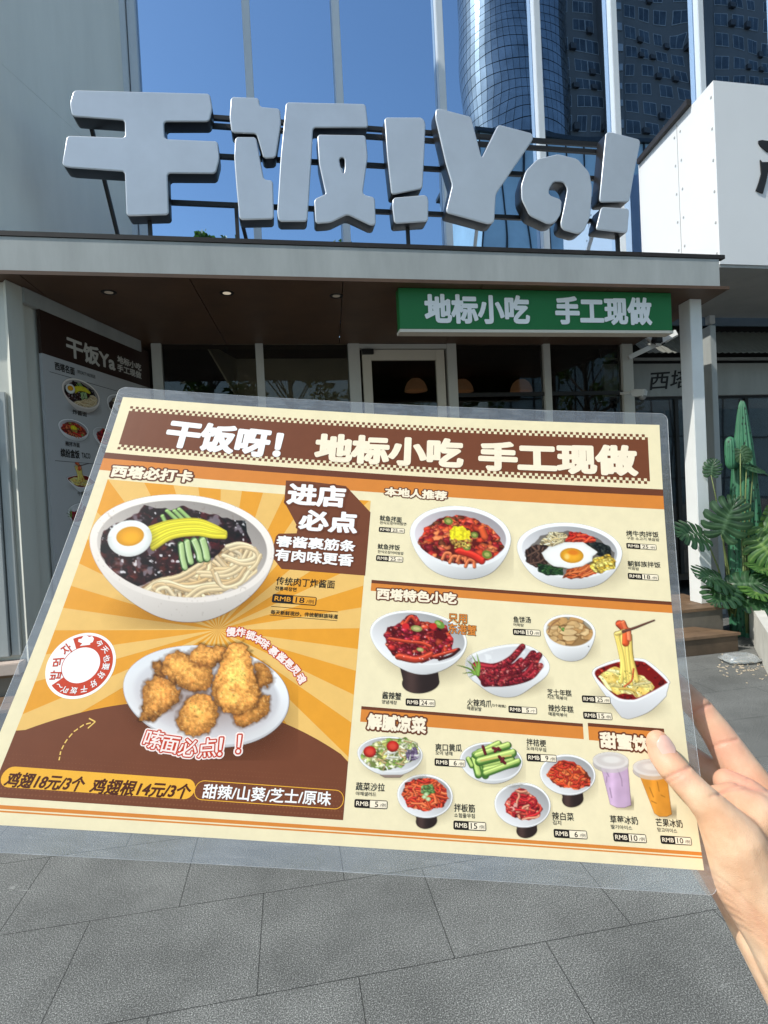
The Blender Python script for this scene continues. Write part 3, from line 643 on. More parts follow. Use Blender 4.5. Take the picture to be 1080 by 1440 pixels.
# concrete planter wall
pl = thing('concrete_planter', 'low pale concrete planter wall at the right edge of the forecourt', 'planter', (4.6, 4.4, 0))
b = MB(); pts = [(3.60, 3.70), (6.2, 3.70), (6.2, 4.80), (4.45, 4.80)]
def inset(k): return [(3.60 + k * 1.6, 3.70 + k), (6.2 - k, 3.70 + k), (6.2 - k, 4.80 - k), (4.45 + k * .62, 4.80 - k)]
o, i = inset(0), inset(0.09)
for k in range(4):
    a, c = o[k], o[(k + 1) % 4]; d, e = i[(k + 1) % 4], i[k]; b.plan([a, c, d, e], 0.001, 0.345)
b.build('wall', M_CONC, pl)
b = MB(); b.plan(inset(0.091), 0.0, 0.29); b.build('soil', mat('dark_soil', (0.05, 0.04, 0.03), 0.9, var=0.4, vscale=20, bump=0.5, bscale=40), pl)
# clear clamshell food box lying on the paving
cs = atz(1041, 931, 0.0); cl = thing('takeaway_box', 'clear plastic clamshell food box lying on the paving by the planter', 'food box', tuple(cs))
M_CLEAR = glass('clear_plastic', (0.93, 0.95, 0.96), 0.10, rough=0.08, film=((0.85, 0.88, 0.9), 0.2))
def shell(z0, z1, w0, w1, d0, d1, ang, ribs=0.004):
    b = MB(); n = 48; ca, sa = math.cos(ang), math.sin(ang)
    for z, w, d in ((z0, w0, d0), (z0 + (z1 - z0) * .15, w0 * 1.02, d0 * 1.02), (z0 + (z1 - z0) * .8, w1 * 1.03, d1 * 1.03), (z1, w1, d1), (z1 + (0.004 if z1 > z0 else -0.004), w1 * 0.8, d1 * 0.8), (z1, 0.0, 0.0)):
        for j in range(n):
            t = 2 * math.pi * j / n; cx = math.copysign(abs(math.cos(t)) ** 0.45, math.cos(t)); cy = math.copysign(abs(math.sin(t)) ** 0.45, math.sin(t))
            k = 1 + ribs * 6 * math.cos(24 * t) * (0.5 if w else 0)
            x, y = cx * w * k, cy * d * k; b.v.append((cs.x + x * ca - y * sa, cs.y + x * sa + y * ca, z))
    for k in range(5):
        for j in range(n):
            a0 = k * n + j; a1 = k * n + (j + 1) % n; b.f.append((a0, a1, a1 + n, a0 + n)); b.mi.append(0)
    return b
shell(0.03, 0.003, .135, .115, .092, .075, -0.15).build('tray', M_CLEAR, cl, smooth=True)
shell(0.031, 0.062, .138, .112, .095, .072, -0.15).build('lid', M_CLEAR, cl, smooth=True)
b = MB(); n = 60; pts = []
for j in range(n + 1):
    t = 2 * math.pi * j / n; cx = math.copysign(abs(math.cos(t)) ** 0.4, math.cos(t)) * .146; cy = math.copysign(abs(math.sin(t)) ** 0.4, math.sin(t)) * .102
    pts.append((cs.x + cx * math.cos(-.15) - cy * math.sin(-.15), cs.y + cx * math.sin(-.15) + cy * math.cos(-.15), 0.0305))
b.tube(pts, 0.004, 6, cap=False); b.build('rim', M_CLEAR, cl, smooth=True)
# crumbs and wood chips swept against the planter
b = MB(); rc = random.Random(11)
for k in range(90):
    p = atz(rc.uniform(1010, 1078), rc.gauss(938, 9), 0.0); s = rc.uniform(.004, .013); a = rc.uniform(0, 3.14)
    if p.y > 4.36: continue
    b.bar((p.x, p.y, 0.003), (p.x + s * 2 * math.cos(a), p.y + s * 2 * math.sin(a), 0.004), s * .8, s * .35)
lit = tag(b.build('litter', mat('pale_crumbs', (0.55, 0.45, 0.33), 0.8, var=0.5, vscale=60)), 'scattered pale crumbs and chips on the paving round the clear box', 'litter'); lit['kind'] = 'stuff'

# ------------------------------------------------------------------ what stands behind the viewer and shows in the mirror glass
def mirror_y(Y): return 2 * (YG + 0.02) - Y
rb = random.Random(5)
tw = thing('round_tower', 'round glass-and-steel office tower across the street, mirrored in the upper glass', 'tower', (38, mirror_y(80), 0))
b = MB(); n = 56; R = 7.6; cx, cy = at(730, 300, 80).x, mirror_y(80)
M_TWP = mat('tower_steel_panel', (0.30, 0.32, 0.33), 0.22, metal=0.9, var=0.3, vscale=0.3); M_TWG = mat('tower_dark_joint', (0.02, 0.025, 0.03), 0.4, var=0.2)
for fl in range(74):
    z0, z1 = fl * 1.4, fl * 1.4 + 1.3
    for j in range(n):
        t0, t1 = 2 * math.pi * (j + .03) / n, 2 * math.pi * (j + .97) / n
        a, c = (cx + R * math.cos(t0), cy + R * math.sin(t0)), (cx + R * math.cos(t1), cy + R * math.sin(t1))
        b.poly([(*a, z0), (*c, z0), (*c, z1), (*a, z1)])
b.build('cladding', M_TWP, tw)
b = MB(); b.lathe((cx, cy, 0), [(R - .15, 0), (R - .15, 104), (0, 104)], 44); b.build('core', M_TWG, tw)
ap = thing('apartment_block', 'dark slab apartment block with rows of windows across the street, mirrored in the glass', 'apartment block', (70, mirror_y(78), 0))
ya = mirror_y(76); xa0 = at(772, 100, 76).x
M_APT = mat('shaded_apartment_render', (0.13, 0.128, 0.13), 0.8, var=0.12, vscale=0.15)
b = MB(); b.box(xa0, xa0 + 60, ya - 14, ya, 0, 112); b.box(xa0 + 8, xa0 + 11, ya, ya + 1.2, 0, 110); b.box(xa0 + 24, xa0 + 26, ya, ya + 1.0, 0, 110); b.build('wall', M_APT, ap)
b = MB(); f = MB(); a = MB(); bal = MB()
for fl in range(38):
    z = 2 + fl * 2.85
    for col in (1.0, 3.9, 6.0, 12.2, 15.0, 17.9, 20.8, 27.2, 30.0, 32.9, 36, 39, 42, 46):
        w = 1.9 if rb.random() < .8 else 1.3
        f.box(xa0 + col - .08, xa0 + col + w + .08, ya + .001, ya + .06, z - .08, z + 1.68)
        b.box(xa0 + col, xa0 + col + w * .48, ya + .061, ya + .075, z, z + 1.6); b.box(xa0 + col + w * .52, xa0 + col + w, ya + .061, ya + .075, z, z + 1.6)
        if rb.random() < .45: a.box(xa0 + col + w + .25, xa0 + col + w + 1.15, ya + .001, ya + .5, z - .1 - (fl % 2) * .35, z + .65 - (fl % 2) * .35)
    bal.box(xa0 + 5.6 + 3.0, xa0 + 8.9 + 1.9, ya + 1.21, ya + 1.35, z - .3, z + .7)
f.build('window_frame', mat('pale_window_frame', (0.34, 0.35, 0.36), 0.6, var=0.2), ap); wpanes = b.build('window_glass', mat('apartment_pane', (0.05, 0.065, 0.08), 0.06, var=0.6, vscale=0.4), ap)
a.build('air_conditioner', mat('old_ac_unit', (0.06, 0.06, 0.065), 0.7, var=0.3), ap); bal.build('bay_panel', mat('bay_panel', (0.26, 0.28, 0.31), 0.5, var=0.3, vscale=.3), ap)
pod = thing('podium_building', 'low blue-grey glass podium building across the street, mirrored in the glass', 'building', (28, mirror_y(50), 0))
yp = mirror_y(48); z_t = at(780, 196, 48).z; x0, x1 = at(676, 250, 48).x, at(1060, 250, 48).x
b = MB(); b.box(x0, x1 + 14, yp - 12, yp, 0, z_t); b.build('wall', mat('podium_glass', (0.46, 0.60, 0.68), 0.25, var=0.25, vscale=0.12), pod)
b = MB()
for k in range(14): b.box(x0 + k * 2.0, x0 + k * 2.0 + .12, yp, yp + .1, 0, z_t)
for z in range(2, int(z_t), 4): b.box(x0, x1 + 14, yp, yp + .08, z, z + .15)
b.build('joint', M_TWG, pod)
b = MB(); b.box(x0 - .4, x1 + 14, yp - 12, yp + .3, z_t + .01, z_t + .35); b.build('roof_edge', M_TWG, pod)

def tree(x, y, h, r, label, seed, m, n=1500):
    q = random.Random(seed); t = thing('street_tree', label, 'tree', (x, y, 0), 'trees on the far pavement')
    b = MB(); b.tube([(x, y, 0), (x + .1, y, h * .3), (x, y + .1, h * .6), (x + .05, y, h * .9)], [.2, .16, .1, .03], 8)
    cl = []
    for k in range(26):
        z = h * q.uniform(.32, .97); rr = r * (1.1 - abs(z / h - .55) * 1.3) * q.uniform(.5, 1); a = q.uniform(0, 6.28)
        c = (x + rr * math.cos(a), y + rr * math.sin(a), z); cl.append((c, q.uniform(.35, .8))); b.tube([(x, y, z * .75), c], [.05, .015], 5)
    b.build('trunk', mat('bark', (0.10, 0.08, 0.06), .9, var=.3), t)
    f = MB()
    for k in range(n):
        c, cr = q.choice(cl); d = Vector((q.gauss(0, 1), q.gauss(0, 1), q.gauss(0, .8))).normalized() * cr * q.random() ** .4; p = Vector(c) + d
        a = Vector((q.gauss(0, 1), q.gauss(0, 1), q.gauss(0, .6))).normalized(); e = a.orthogonal().normalized(); s = q.uniform(.09, .2)
        f.poly([p - a * s, p + e * s * .6, p + a * s, p - e * s * .6])
    f.build('crown', m, t)
M_TREE = leaf_material('tree_leaf', (0.07, 0.13, 0.035), (0.025, 0.06, 0.02))
for k, (px, py, w, lb) in enumerate(((285, 292, 2.0, 'leafy street tree mirrored low in the leftmost glass'), (515, 312, 2.2, 'leafy street tree mirrored below the second white character'), (655, 372, 2.6, 'lower street tree mirrored in the shop windows right of the door'),
        (140, 372, 2.6, 'street tree mirrored in the shop window left of the door'), (830, 360, 2.8, 'wide street tree mirrored in the dark window by the corner'), (400, 400, 2.3, 'shortest of the street trees, mirrored left of the door'))):
    p = at(px, py, 24); tree(p.x, mirror_y(24) - (k % 3) * 1.0, p.z, w, lb, 20 + k, M_TREE)
# ---- layout of the printed menu, in centimetres on the sheet (x right, y down from its top-left corner)
TEXTS = [
    ('干饭呀！', 8.647, 3.102, 9.069, 2.537, 0.0387, 0.052, 'white', None, 'shop_name', 0, 0),
    ('地标小吃', 21.439, 3.138, 11.466, 2.488, -0.0198, 0.055, 'creamtxt', None, 'slogan', 0, 0),
    ('手工现做', 34.271, 3.049, 11.966, 2.482, -0.0142, 0.055, 'creamtxt', None, 'slogan', 0, 0),
    ('西塔必打卡', 3.912, 6.629, 6.024, 1.044, -0.0137, 0.048, 'creamtxt', 'brown', 'section_heading', 0.1, 0),
    ('本地人推荐', 23.69, 6.576, 4.663, 0.736, 0.0066, 0.048, 'creamtxt', 'brown', 'section_heading', 0.1, 0),
    ('西塔特色小吃', 24.134, 14.378, 5.606, 0.823, -0.015, 0.048, 'creamtxt', 'brown', 'section_heading', 0.1, 0),
    ('解腻凉菜', 23.226, 22.835, 3.763, 0.982, 0.0021, 0.048, 'creamtxt', 'brown', 'section_heading', 0.1, 0),
    ('甜蜜饮品', 38.446, 22.887, 4.217, 0.989, 0.0171, 0.048, 'creamtxt', 'brown', 'section_heading', 0.1, 0),
    ('进店', 16.299, 7.296, 4.348, 1.777, -0.0159, 0.045, 'white', 'brown', 'callout_text', 0.085, 0),
    ('必点', 17.4, 9.301, 4.292, 1.674, -0.0185, 0.045, 'white', 'brown', 'callout_text', 0.085, 0),
    ('春酱裹筋条', 16.701, 11.098, 5.682, 0.898, -0.0141, 0.035, 'white', 'brown', 'callout_text', 0.085, 0),
    ('有肉味更香', 16.709, 12.154, 5.586, 0.923, -0.0041, 0.035, 'white', 'brown', 'callout_text', 0.085, 0),
    ('传统肉丁炸酱面', 16.318, 14.061, 4.072, 0.607, -0.0178, 0.006, 'black', None, 'dish_name', 0, 0),
    ('전통짜장면', 15.02, 14.631, 1.469, 0.288, -0.0175, 0.012, 'black', None, 'korean_name', 0, 0),
    ('每天新鲜现炒，传统朝鲜族味道', 16.522, 16.316, 4.565, 0.325, -0.0134, 0.01, 'black', None, 'dish_note', 0, 0),
    ('鸡翅18元/3个', 3.415, 27.483, 4.233, 0.788, -0.0018, 0.026, 'wing', None, 'wing_price', 0, 0.2),
    ('鸡翅根14元/3个', 8.648, 27.499, 5.556, 0.801, -0.0091, 0.026, 'wing', None, 'wing_price', 0, 0.2),
    ('甜辣/山葵/芝士/原味', 15.823, 27.368, 7.444, 0.77, -0.0078, 0.02, 'white', None, 'flavour_list', 0, 0),
    ('只用', 27.033, 15.737, 1.301, 0.641, -0.0083, 0.02, 'orange', 'black', 'callout_text', 0.03, 0),
    ('东港蟹', 27.364, 16.463, 1.928, 0.723, 0.0153, 0.02, 'orange', 'black', 'callout_text', 0.03, 0),
    ('鱿鱼拌面', 21.936, 8.724, 1.614, 0.43, 0.0256, 0.006, 'black', None, 'dish_name', 0, 0),
    ('한식오징어비빔면', 22.126, 9.068, 1.938, 0.237, -0.0172, 0.003, 'black', None, 'korean_name', 0, 0),
    ('鱿鱼拌饭', 21.938, 10.917, 1.601, 0.415, -0.0087, 0.006, 'black', None, 'dish_name', 0, 0),
    ('한식오징어비빔밥', 22.096, 11.32, 1.859, 0.229, 0.0054, 0.003, 'black', None, 'korean_name', 0, 0),
    ('烤牛肉拌饭', 40.297, 8.645, 2.319, 0.434, -0.0094, 0.006, 'black', None, 'dish_name', 0, 0),
    ('구운 소고기 볶음밥', 40.317, 9.018, 2.313, 0.228, -0.0006, 0.003, 'black', None, 'korean_name', 0, 0),
    ('朝鲜族拌饭', 40.269, 10.893, 2.313, 0.423, -0.0156, 0.006, 'black', None, 'dish_name', 0, 0),
    ('비빔밥', 39.509, 11.251, 0.748, 0.222, 0.0239, 0.003, 'black', None, 'korean_name', 0, 0),
    ('鱼饼汤', 31.493, 15.467, 1.211, 0.446, -0.0347, 0.006, 'black', None, 'dish_name', 0, 0),
    ('어묵탕', 31.239, 15.85, 0.714, 0.221, 0.0102, 0.003, 'black', None, 'korean_name', 0, 0),
    ('酱辣蟹', 22.793, 21.172, 1.227, 0.464, -0.005, 0.006, 'black', None, 'dish_name', 0, 0),
    ('양념게장', 22.668, 21.58, 0.967, 0.241, -0.0086, 0.003, 'black', None, 'korean_name', 0, 0),
    ('火辣鸡爪', 28.532, 21.19, 1.613, 0.465, -0.0062, 0.006, 'black', None, 'dish_name', 0, 0),
    ('매콤닭발', 28.198, 21.557, 0.943, 0.242, 0.0187, 0.003, 'black', None, 'korean_name', 0, 0),
    ('芝士年糕', 33.855, 20.139, 1.611, 0.414, -0.0244, 0.006, 'black', None, 'dish_name', 0, 0),
    ('치즈 떡볶이', 33.683, 20.476, 1.296, 0.238, -0.0006, 0.003, 'black', None, 'korean_name', 0, 0),
    ('辣炒年糕', 33.895, 21.142, 1.652, 0.437, -0.0071, 0.006, 'black', None, 'dish_name', 0, 0),
    ('매콤떡볶이', 33.668, 21.519, 1.201, 0.232, 0.0108, 0.003, 'black', None, 'korean_name', 0, 0),
    ('蔬菜沙拉', 21.815, 26.548, 1.749, 0.444, -0.023, 0.006, 'black', None, 'dish_name', 0, 0),
    ('야채샐러드', 21.587, 26.946, 1.224, 0.219, -0.0119, 0.003, 'black', None, 'korean_name', 0, 0),
    ('爽口黄瓜', 26.558, 24.016, 1.684, 0.439, -0.0354, 0.006, 'black', None, 'dish_name', 0, 0),
    ('오이 냉채', 26.265, 24.364, 1.06, 0.237, -0.0143, 0.003, 'black', None, 'korean_name', 0, 0),
    ('拌桔梗', 32.178, 23.333, 1.257, 0.431, 0.0011, 0.006, 'black', None, 'dish_name', 0, 0),
    ('도라지무침', 32.161, 23.706, 1.251, 0.225, 0.0193, 0.003, 'black', None, 'korean_name', 0, 0),
    ('拌板筋', 27.57, 27.321, 1.265, 0.439, -0.0196, 0.006, 'black', None, 'dish_name', 0, 0),
    ('소힘줄무침', 27.564, 27.722, 1.248, 0.235, -0.0184, 0.003, 'black', None, 'korean_name', 0, 0),
    ('辣白菜', 33.613, 27.383, 1.336, 0.432, -0.017, 0.006, 'black', None, 'dish_name', 0, 0),
    ('김치', 33.215, 27.744, 0.517, 0.244, 0.0165, 0.003, 'black', None, 'korean_name', 0, 0),
    ('草莓冰奶', 37.402, 27.339, 1.737, 0.435, -0.016, 0.006, 'black', None, 'dish_name', 0, 0),
    ('딸기아이스', 37.206, 27.745, 1.314, 0.225, -0.0082, 0.003, 'black', None, 'korean_name', 0, 0),
    ('芒果冰奶', 40.216, 27.325, 1.658, 0.436, -0.0139, 0.006, 'black', None, 'dish_name', 0, 0),
    ('망고아이스', 40.038, 27.725, 1.22, 0.226, 0.0041, 0.003, 'black', None, 'korean_name', 0, 0),
    ('（2个起售）', 29.828, 21.259, 0.912, 0.177, 0.0226, 0.01, 'black', None, 'dish_note', 0, 0),
]
TAGS = [
    ('18', '/例', 15.71, 15.355, 3.028, 0.615, -0.0092),
    ('25', '/例', 22.072, 9.607, 1.886, 0.377, -0.0042),
    ('25', '/例', 22.062, 11.804, 1.935, 0.431, -0.0109),
    ('25', '/例', 40.173, 9.592, 2.134, 0.407, 0.0025),
    ('18', '/例', 40.152, 11.814, 2.151, 0.44, -0.0042),
    ('10', '/例', 31.799, 16.327, 1.901, 0.439, -0.0244),
    ('24', '/例', 24.684, 21.453, 1.922, 0.451, -0.0302),
    ('5', '/个', 31.38, 21.409, 1.872, 0.419, -0.0148),
    ('25', '/例', 36.298, 20.395, 1.899, 0.444, -0.0229),
    ('15', '/例', 36.314, 21.412, 1.907, 0.443, -0.0234),
    ('5', '/例', 21.926, 27.467, 1.973, 0.45, -0.0169),
    ('6', '/例', 26.662, 24.887, 1.936, 0.429, -0.0187),
    ('9', '/例', 32.491, 24.207, 1.932, 0.445, -0.0236),
    ('15', '/例', 27.889, 28.241, 1.975, 0.464, -0.0152),
    ('6', '/例', 34.01, 28.304, 2.049, 0.452, -0.0119),
    ('10', '/例', 37.66, 28.277, 2.038, 0.465, -0.012),
    ('10', '/例', 40.516, 28.237, 1.925, 0.437, -0.0095),
]
GLYPHS = [
    ('慢', 11.871, 17.927, 0.579, 0.594, -0.035, 'arc'),
    ('炸', 12.51, 17.895, 0.586, 0.59, 0.054, 'arc'),
    ('锁', 13.18, 18.035, 0.594, 0.579, 0.227, 'arc'),
    ('本', 13.73, 18.26, 0.599, 0.569, 0.394, 'arc'),
    ('味', 14.225, 18.537, 0.6, 0.563, 0.526, 'arc'),
    ('裹', 14.851, 18.972, 0.596, 0.558, 0.591, 'arc'),
    ('酱', 15.434, 19.31, 0.592, 0.556, 0.624, 'arc'),
    ('是', 15.934, 19.688, 0.588, 0.554, 0.673, 'arc'),
    ('灵', 16.419, 20.064, 0.582, 0.553, 0.789, 'arc'),
    ('魂', 16.879, 20.556, 0.572, 0.553, 0.957, 'arc'),
    ('嗦', 8.635, 24.848, 1.093, 1.01, 0.091, 'script'),
    ('面', 9.65, 25.063, 1.001, 0.931, 0.059, 'script'),
    ('必', 10.734, 25.159, 1.06, 1.0, -0.006, 'script'),
    ('点', 11.837, 25.079, 1.049, 1.024, -0.14, 'script'),
    ('！', 12.602, 24.972, 1.044, 0.995, -0.072, 'script'),
    ('！', 13.66, 24.739, 1.054, 1.001, -0.073, 'script'),
    ('今', 3.805, 19.432, 0.425, 0.392, 0.285, 'badgewhite'),
    ('天', 4.261, 19.791, 0.445, 0.363, 0.626, 'badgewhite'),
    ('也', 4.531, 20.334, 0.428, 0.373, 1.123, 'badgewhite'),
    ('要', 4.617, 20.842, 0.388, 0.406, 1.527, 'badgewhite'),
    ('好', 4.513, 21.386, 0.352, 0.431, 2.015, 'badgewhite'),
    ('好', 4.222, 21.938, 0.342, 0.43, 2.449, 'badgewhite'),
    ('干', 3.773, 22.289, 0.36, 0.409, 2.906, 'badgewhite'),
    ('饭', 3.215, 22.439, 0.383, 0.384, -3.086, 'badgewhite'),
    ('吖', 2.683, 22.433, 0.401, 0.364, -2.893, 'badgewhite'),
    ('～', 2.311, 22.233, 0.422, 0.343, -2.674, 'badgewhite'),
    ('밥', 1.843, 21.622, 0.601, 0.626, -1.662, 'badgered'),
    ('먹', 1.721, 20.833, 0.628, 0.62, -1.746, 'badgered'),
    ('자', 1.952, 19.994, 0.551, 0.708, -0.836, 'badgered'),
]
ART = {
    'callout': [(13.868, 6.251), (15.679, 6.193), (18.402, 6.346), (20.418, 8.328), (20.421, 13.192), (14.519, 13.207), (13.773, 12.433), (13.661, 12.061), (13.77, 10.798), (13.938, 10.564), (15.215, 10.424), (15.237, 9.964), (14.82, 9.29), (13.984, 8.006)],
    'arc': [(0.152, 25.31), (1.884, 24.314), (4.013, 23.384), (6.387, 22.899), (16.278, 23.097), (18.23, 23.919), (20.307, 25.277)],
    'caps': [(1.082, 27.383), (11.618, 27.496), (1.767, 26.828), (2.193, 27.894), (10.915, 26.903), (11.161, 27.915)],
    'caps2': [(11.64, 26.942), (20.113, 27.355), (15.862, 26.841), (16.03, 27.868)],
    'rule': [(14.206, 15.932), (18.786, 15.958), (14.215, 16.583), (18.806, 16.534)],
    'arrow': [(3.73, 26.345), (3.652, 25.874), (3.729, 25.312), (4.003, 24.761), (4.425, 24.338), (5.019, 24.122)],
    'badge_ell': [(2.435, 18.817), (3.782, 22.928), (1.29, 21.565), (5.022, 20.207), (3.533, 18.809), (2.611, 22.874)],
    'badge_in': [(3.03, 19.672), (3.641, 22.04), (2.385, 21.042), (4.171, 20.448)],
    'hat': [(2.671, 19.706), (2.762, 19.53), (2.48, 19.445), (2.452, 19.279), (2.624, 19.235), (2.674, 19.061), (2.873, 19.014), (3.054, 19.081), (3.219, 19.009), (3.375, 19.164), (3.365, 19.39), (3.227, 19.458), (3.261, 19.567)],
    'gap': [(2.075, 19.343), (2.477, 19.918), (1.847, 22.273), (2.316, 21.737)],
    'bands': {'top': [(-0.162, 5.136), (42.052, 5.137), (-0.021, 5.639), (42.052, 5.661), (0.053, 6.677), (42.076, 6.694)], 'mid': [(20.897, 13.466), (41.997, 13.461), (20.896, 13.732), (41.999, 13.673), (20.923, 14.345), (42.016, 14.179)], 'low': [(20.886, 22.036), (35.297, 21.89), (20.904, 22.244), (35.284, 22.058), (20.934, 22.862), (35.286, 22.925)], 'low2': [(35.633, 21.886), (40.613, 21.887), (35.617, 22.096), (40.588, 22.097), (35.596, 22.944), (40.666, 22.915)], 'foot': [(1.527, 28.77), (41.94, 28.743), (6.055, 28.961), (41.906, 28.937), (6.078, 29.028), (41.893, 29.012), (6.102, 29.096), (41.877, 29.104)]},
    'film': [(-0.22, -0.832), (-0.557, 9.112), (42.383, -0.865), (42.596, 6.847), (18.469, -1.001), (37.923, 30.919), (2.271, 30.522)],
    'dishes': {'jajang': [(-0.821, 8.247), (13.559, 6.83), (15.093, 17.465), (2.427, 18.627)], 'chicken': [(4.321, 18.207), (16.239, 17.122), (17.36, 25.423), (6.707, 26.168)], 'squid': [(22.651, 6.975), (31.027, 6.398), (30.979, 13.417), (23.063, 14.036)], 'bibim': [(30.763, 7.26), (39.478, 6.739), (39.097, 13.093), (30.725, 13.692)], 'crab': [(20.417, 15.275), (28.076, 14.655), (28.11, 20.832), (20.927, 21.383)], 'feet': [(26.877, 16.974), (33.723, 16.449), (33.525, 20.652), (26.943, 21.143)], 'fish': [(32.655, 14.559), (37.037, 14.241), (36.764, 18.361), (32.52, 18.676)], 'cheese': [(36.014, 14.811), (41.951, 14.397), (41.203, 21.425), (35.561, 21.827)], 'salad': [(20.43, 23.488), (25.145, 23.142), (25.233, 25.993), (20.687, 26.296)], 'cucumber': [(27.197, 23.289), (31.554, 22.975), (31.426, 25.976), (27.214, 26.254)], 'tendon': [(23.105, 25.504), (26.987, 25.239), (27.007, 28.613), (23.294, 28.831)], 'kimchi': [(29.211, 25.608), (33.161, 25.343), (32.931, 28.702), (29.136, 28.926)], 'bellflower': [(32.116, 23.777), (36.212, 23.49), (35.889, 26.936), (31.939, 27.188)], 'strawberry': [(35.583, 23.324), (38.549, 23.116), (38.126, 26.792), (35.264, 26.976)], 'mango': [(38.133, 23.566), (41.283, 23.347), (40.753, 27.088), (37.711, 27.281)]},
}

# ------------------------------------------------------------------ food photographs, painted procedurally as printed pictures
class Canvas:
    """a small RGBA picture; shapes are given in drawing units, k units to a printed dot, two samples per dot"""
    def __init__(s, w, h, k, seed):
        s.k = k / 2; s.W, s.H = int(w * 2), int(h * 2); s.a = np.zeros((s.H, s.W, 4)); s.rng = np.random.default_rng(seed)
        y, x = np.mgrid[0:s.H, 0:s.W]; s.x = (x + .5) * s.k; s.y = (y + .5) * s.k
    def noise(s, size, oct=3):
        out = np.zeros((s.H, s.W)); amp = 1; tot = 0
        for o in range(oct):
            c = max(2.0, size / 2 ** o / s.k); gw, gh = int(s.W / c) + 3, int(s.H / c) + 3; g = s.rng.random((gh, gw))
            yy, xx = np.mgrid[0:s.H, 0:s.W] / c; iy, ix = yy.astype(int), xx.astype(int); fy, fx = yy - iy, xx - ix
            fy = fy * fy * (3 - 2 * fy); fx = fx * fx * (3 - 2 * fx)
            out += amp * ((g[iy, ix] * (1 - fx) + g[iy, ix + 1] * fx) * (1 - fy) + (g[iy + 1, ix] * (1 - fx) + g[iy + 1, ix + 1] * fx) * fy); tot += amp; amp *= .55
        return out / tot
    def put(s, m, col, sl=None):
        """composites colour (r,g,b 0-255 or an array) through mask m"""
        a = s.a if sl is None else s.a[sl]; col = np.asarray(col, float)
        if col.ndim == 1: col = np.broadcast_to(col[:3], m.shape + (3,))
        ao = a[..., 3]; an = m + ao * (1 - m); safe = np.maximum(an, 1e-6)
        a[..., :3] = (col * m[..., None] + a[..., :3] * (ao * (1 - m))[..., None]) / safe[..., None]; a[..., 3] = an
    def aa(s, d, soft=1.0): return np.clip(.5 - d / (s.k * 1.2 * soft), 0, 1)
    def ell_d(s, cx, cy, rx, ry, rot=0):
        c, n = math.cos(rad(rot)), math.sin(rad(rot)); x, y = s.x - cx, s.y - cy; u, v = (x * c + y * n) / rx, (-x * n + y * c) / ry
        r = np.hypot(u, v); return (r - 1) * min(rx, ry), u, v
    def ell(s, cx, cy, rx, ry, rot, col, soft=1, shade=None, alpha=1):
        d, u, v = s.ell_d(cx, cy, rx, ry, rot); c = np.broadcast_to(np.asarray(col, float), d.shape + (3,))
        if shade is not None: c = c * np.clip(shade(u, v), 0, 1.4)[..., None]
        s.put(s.aa(d, soft) * alpha, np.clip(c, 0, 255)); return d
    def blur_ell(s, cx, cy, rx, ry, rot, col, alpha):
        d, u, v = s.ell_d(cx, cy, rx, ry, rot); r = np.hypot(u, v); s.put(np.clip(1.25 - r, 0, 1) ** 1.3 * alpha, col)
    def poly_d(s, pts):
        d = np.full((s.H, s.W), 1e9); ins = np.zeros((s.H, s.W), bool); n = len(pts)
        for i in range(n):
            x0, y0 = pts[i]; x1, y1 = pts[(i + 1) % n]; ex, ey = x1 - x0, y1 - y0; l = ex * ex + ey * ey + 1e-9
            t = np.clip(((s.x - x0) * ex + (s.y - y0) * ey) / l, 0, 1); d = np.minimum(d, np.hypot(s.x - x0 - t * ex, s.y - y0 - t * ey))
            c = ((y0 > s.y) != (y1 > s.y)); xi = (x1 - x0) * (s.y - y0) / (y1 - y0 + 1e-9) + x0; ins ^= c & (s.x < xi)
        return np.where(ins, -d, d)
    def rough(s, pts, amp, size): return s.poly_d(pts) + (s.noise(size, 2) - .5) * 2 * amp
    def closed(s, pts, n=8):
        p = np.array(pts, float); out = []
        for i in range(len(p)):
            a, b, c, e = p[i - 1], p[i], p[(i + 1) % len(p)], p[(i + 2) % len(p)]
            for t in np.linspace(0, 1, n, endpoint=False): out.append(.5 * (2 * b + (c - a) * t + (2 * a - 5 * b + 4 * c - e) * t * t + (3 * b - a - 3 * c + e) * t ** 3))
        return out
    def curve(s, pts, n=26):
        p = np.array(pts, float)
        if len(p) == 2: t = np.linspace(0, 1, n)[:, None]; return p[0] * (1 - t) + p[1] * t
        p = np.vstack([2 * p[0] - p[1], p, 2 * p[-1] - p[-2]]); out = []
        for i in range(1, len(p) - 2):
            for t in np.linspace(0, 1, max(3, n // (len(p) - 3)), endpoint=False):
                a, b, c, e = p[i - 1], p[i], p[i + 1], p[i + 2]; out.append(.5 * (2 * b + (c - a) * t + (2 * a - 5 * b + 4 * c - e) * t * t + (3 * b - a - 3 * c + e) * t ** 3))
        return np.array(out + [p[-2]])
    def stroke(s, pts, w, col, edge=.55, hi=.3, clip=None, taper=0, light=(-.5, -.85)):
        """a rounded strand seen from above: dark rims, a light ridge towards the lamp"""
        q = s.curve(pts); lo = q.min(0) - w; up = q.max(0) + w
        i0, i1 = max(0, int(lo[1] / s.k)), min(s.H, int(up[1] / s.k) + 1); j0, j1 = max(0, int(lo[0] / s.k)), min(s.W, int(up[0] / s.k) + 1)
        if i1 <= i0 or j1 <= j0: return
        sl = (slice(i0, i1), slice(j0, j1)); X, Y = s.x[sl], s.y[sl]; best = np.full(X.shape, 1e9); sx = np.zeros(X.shape); tt = np.zeros(X.shape)
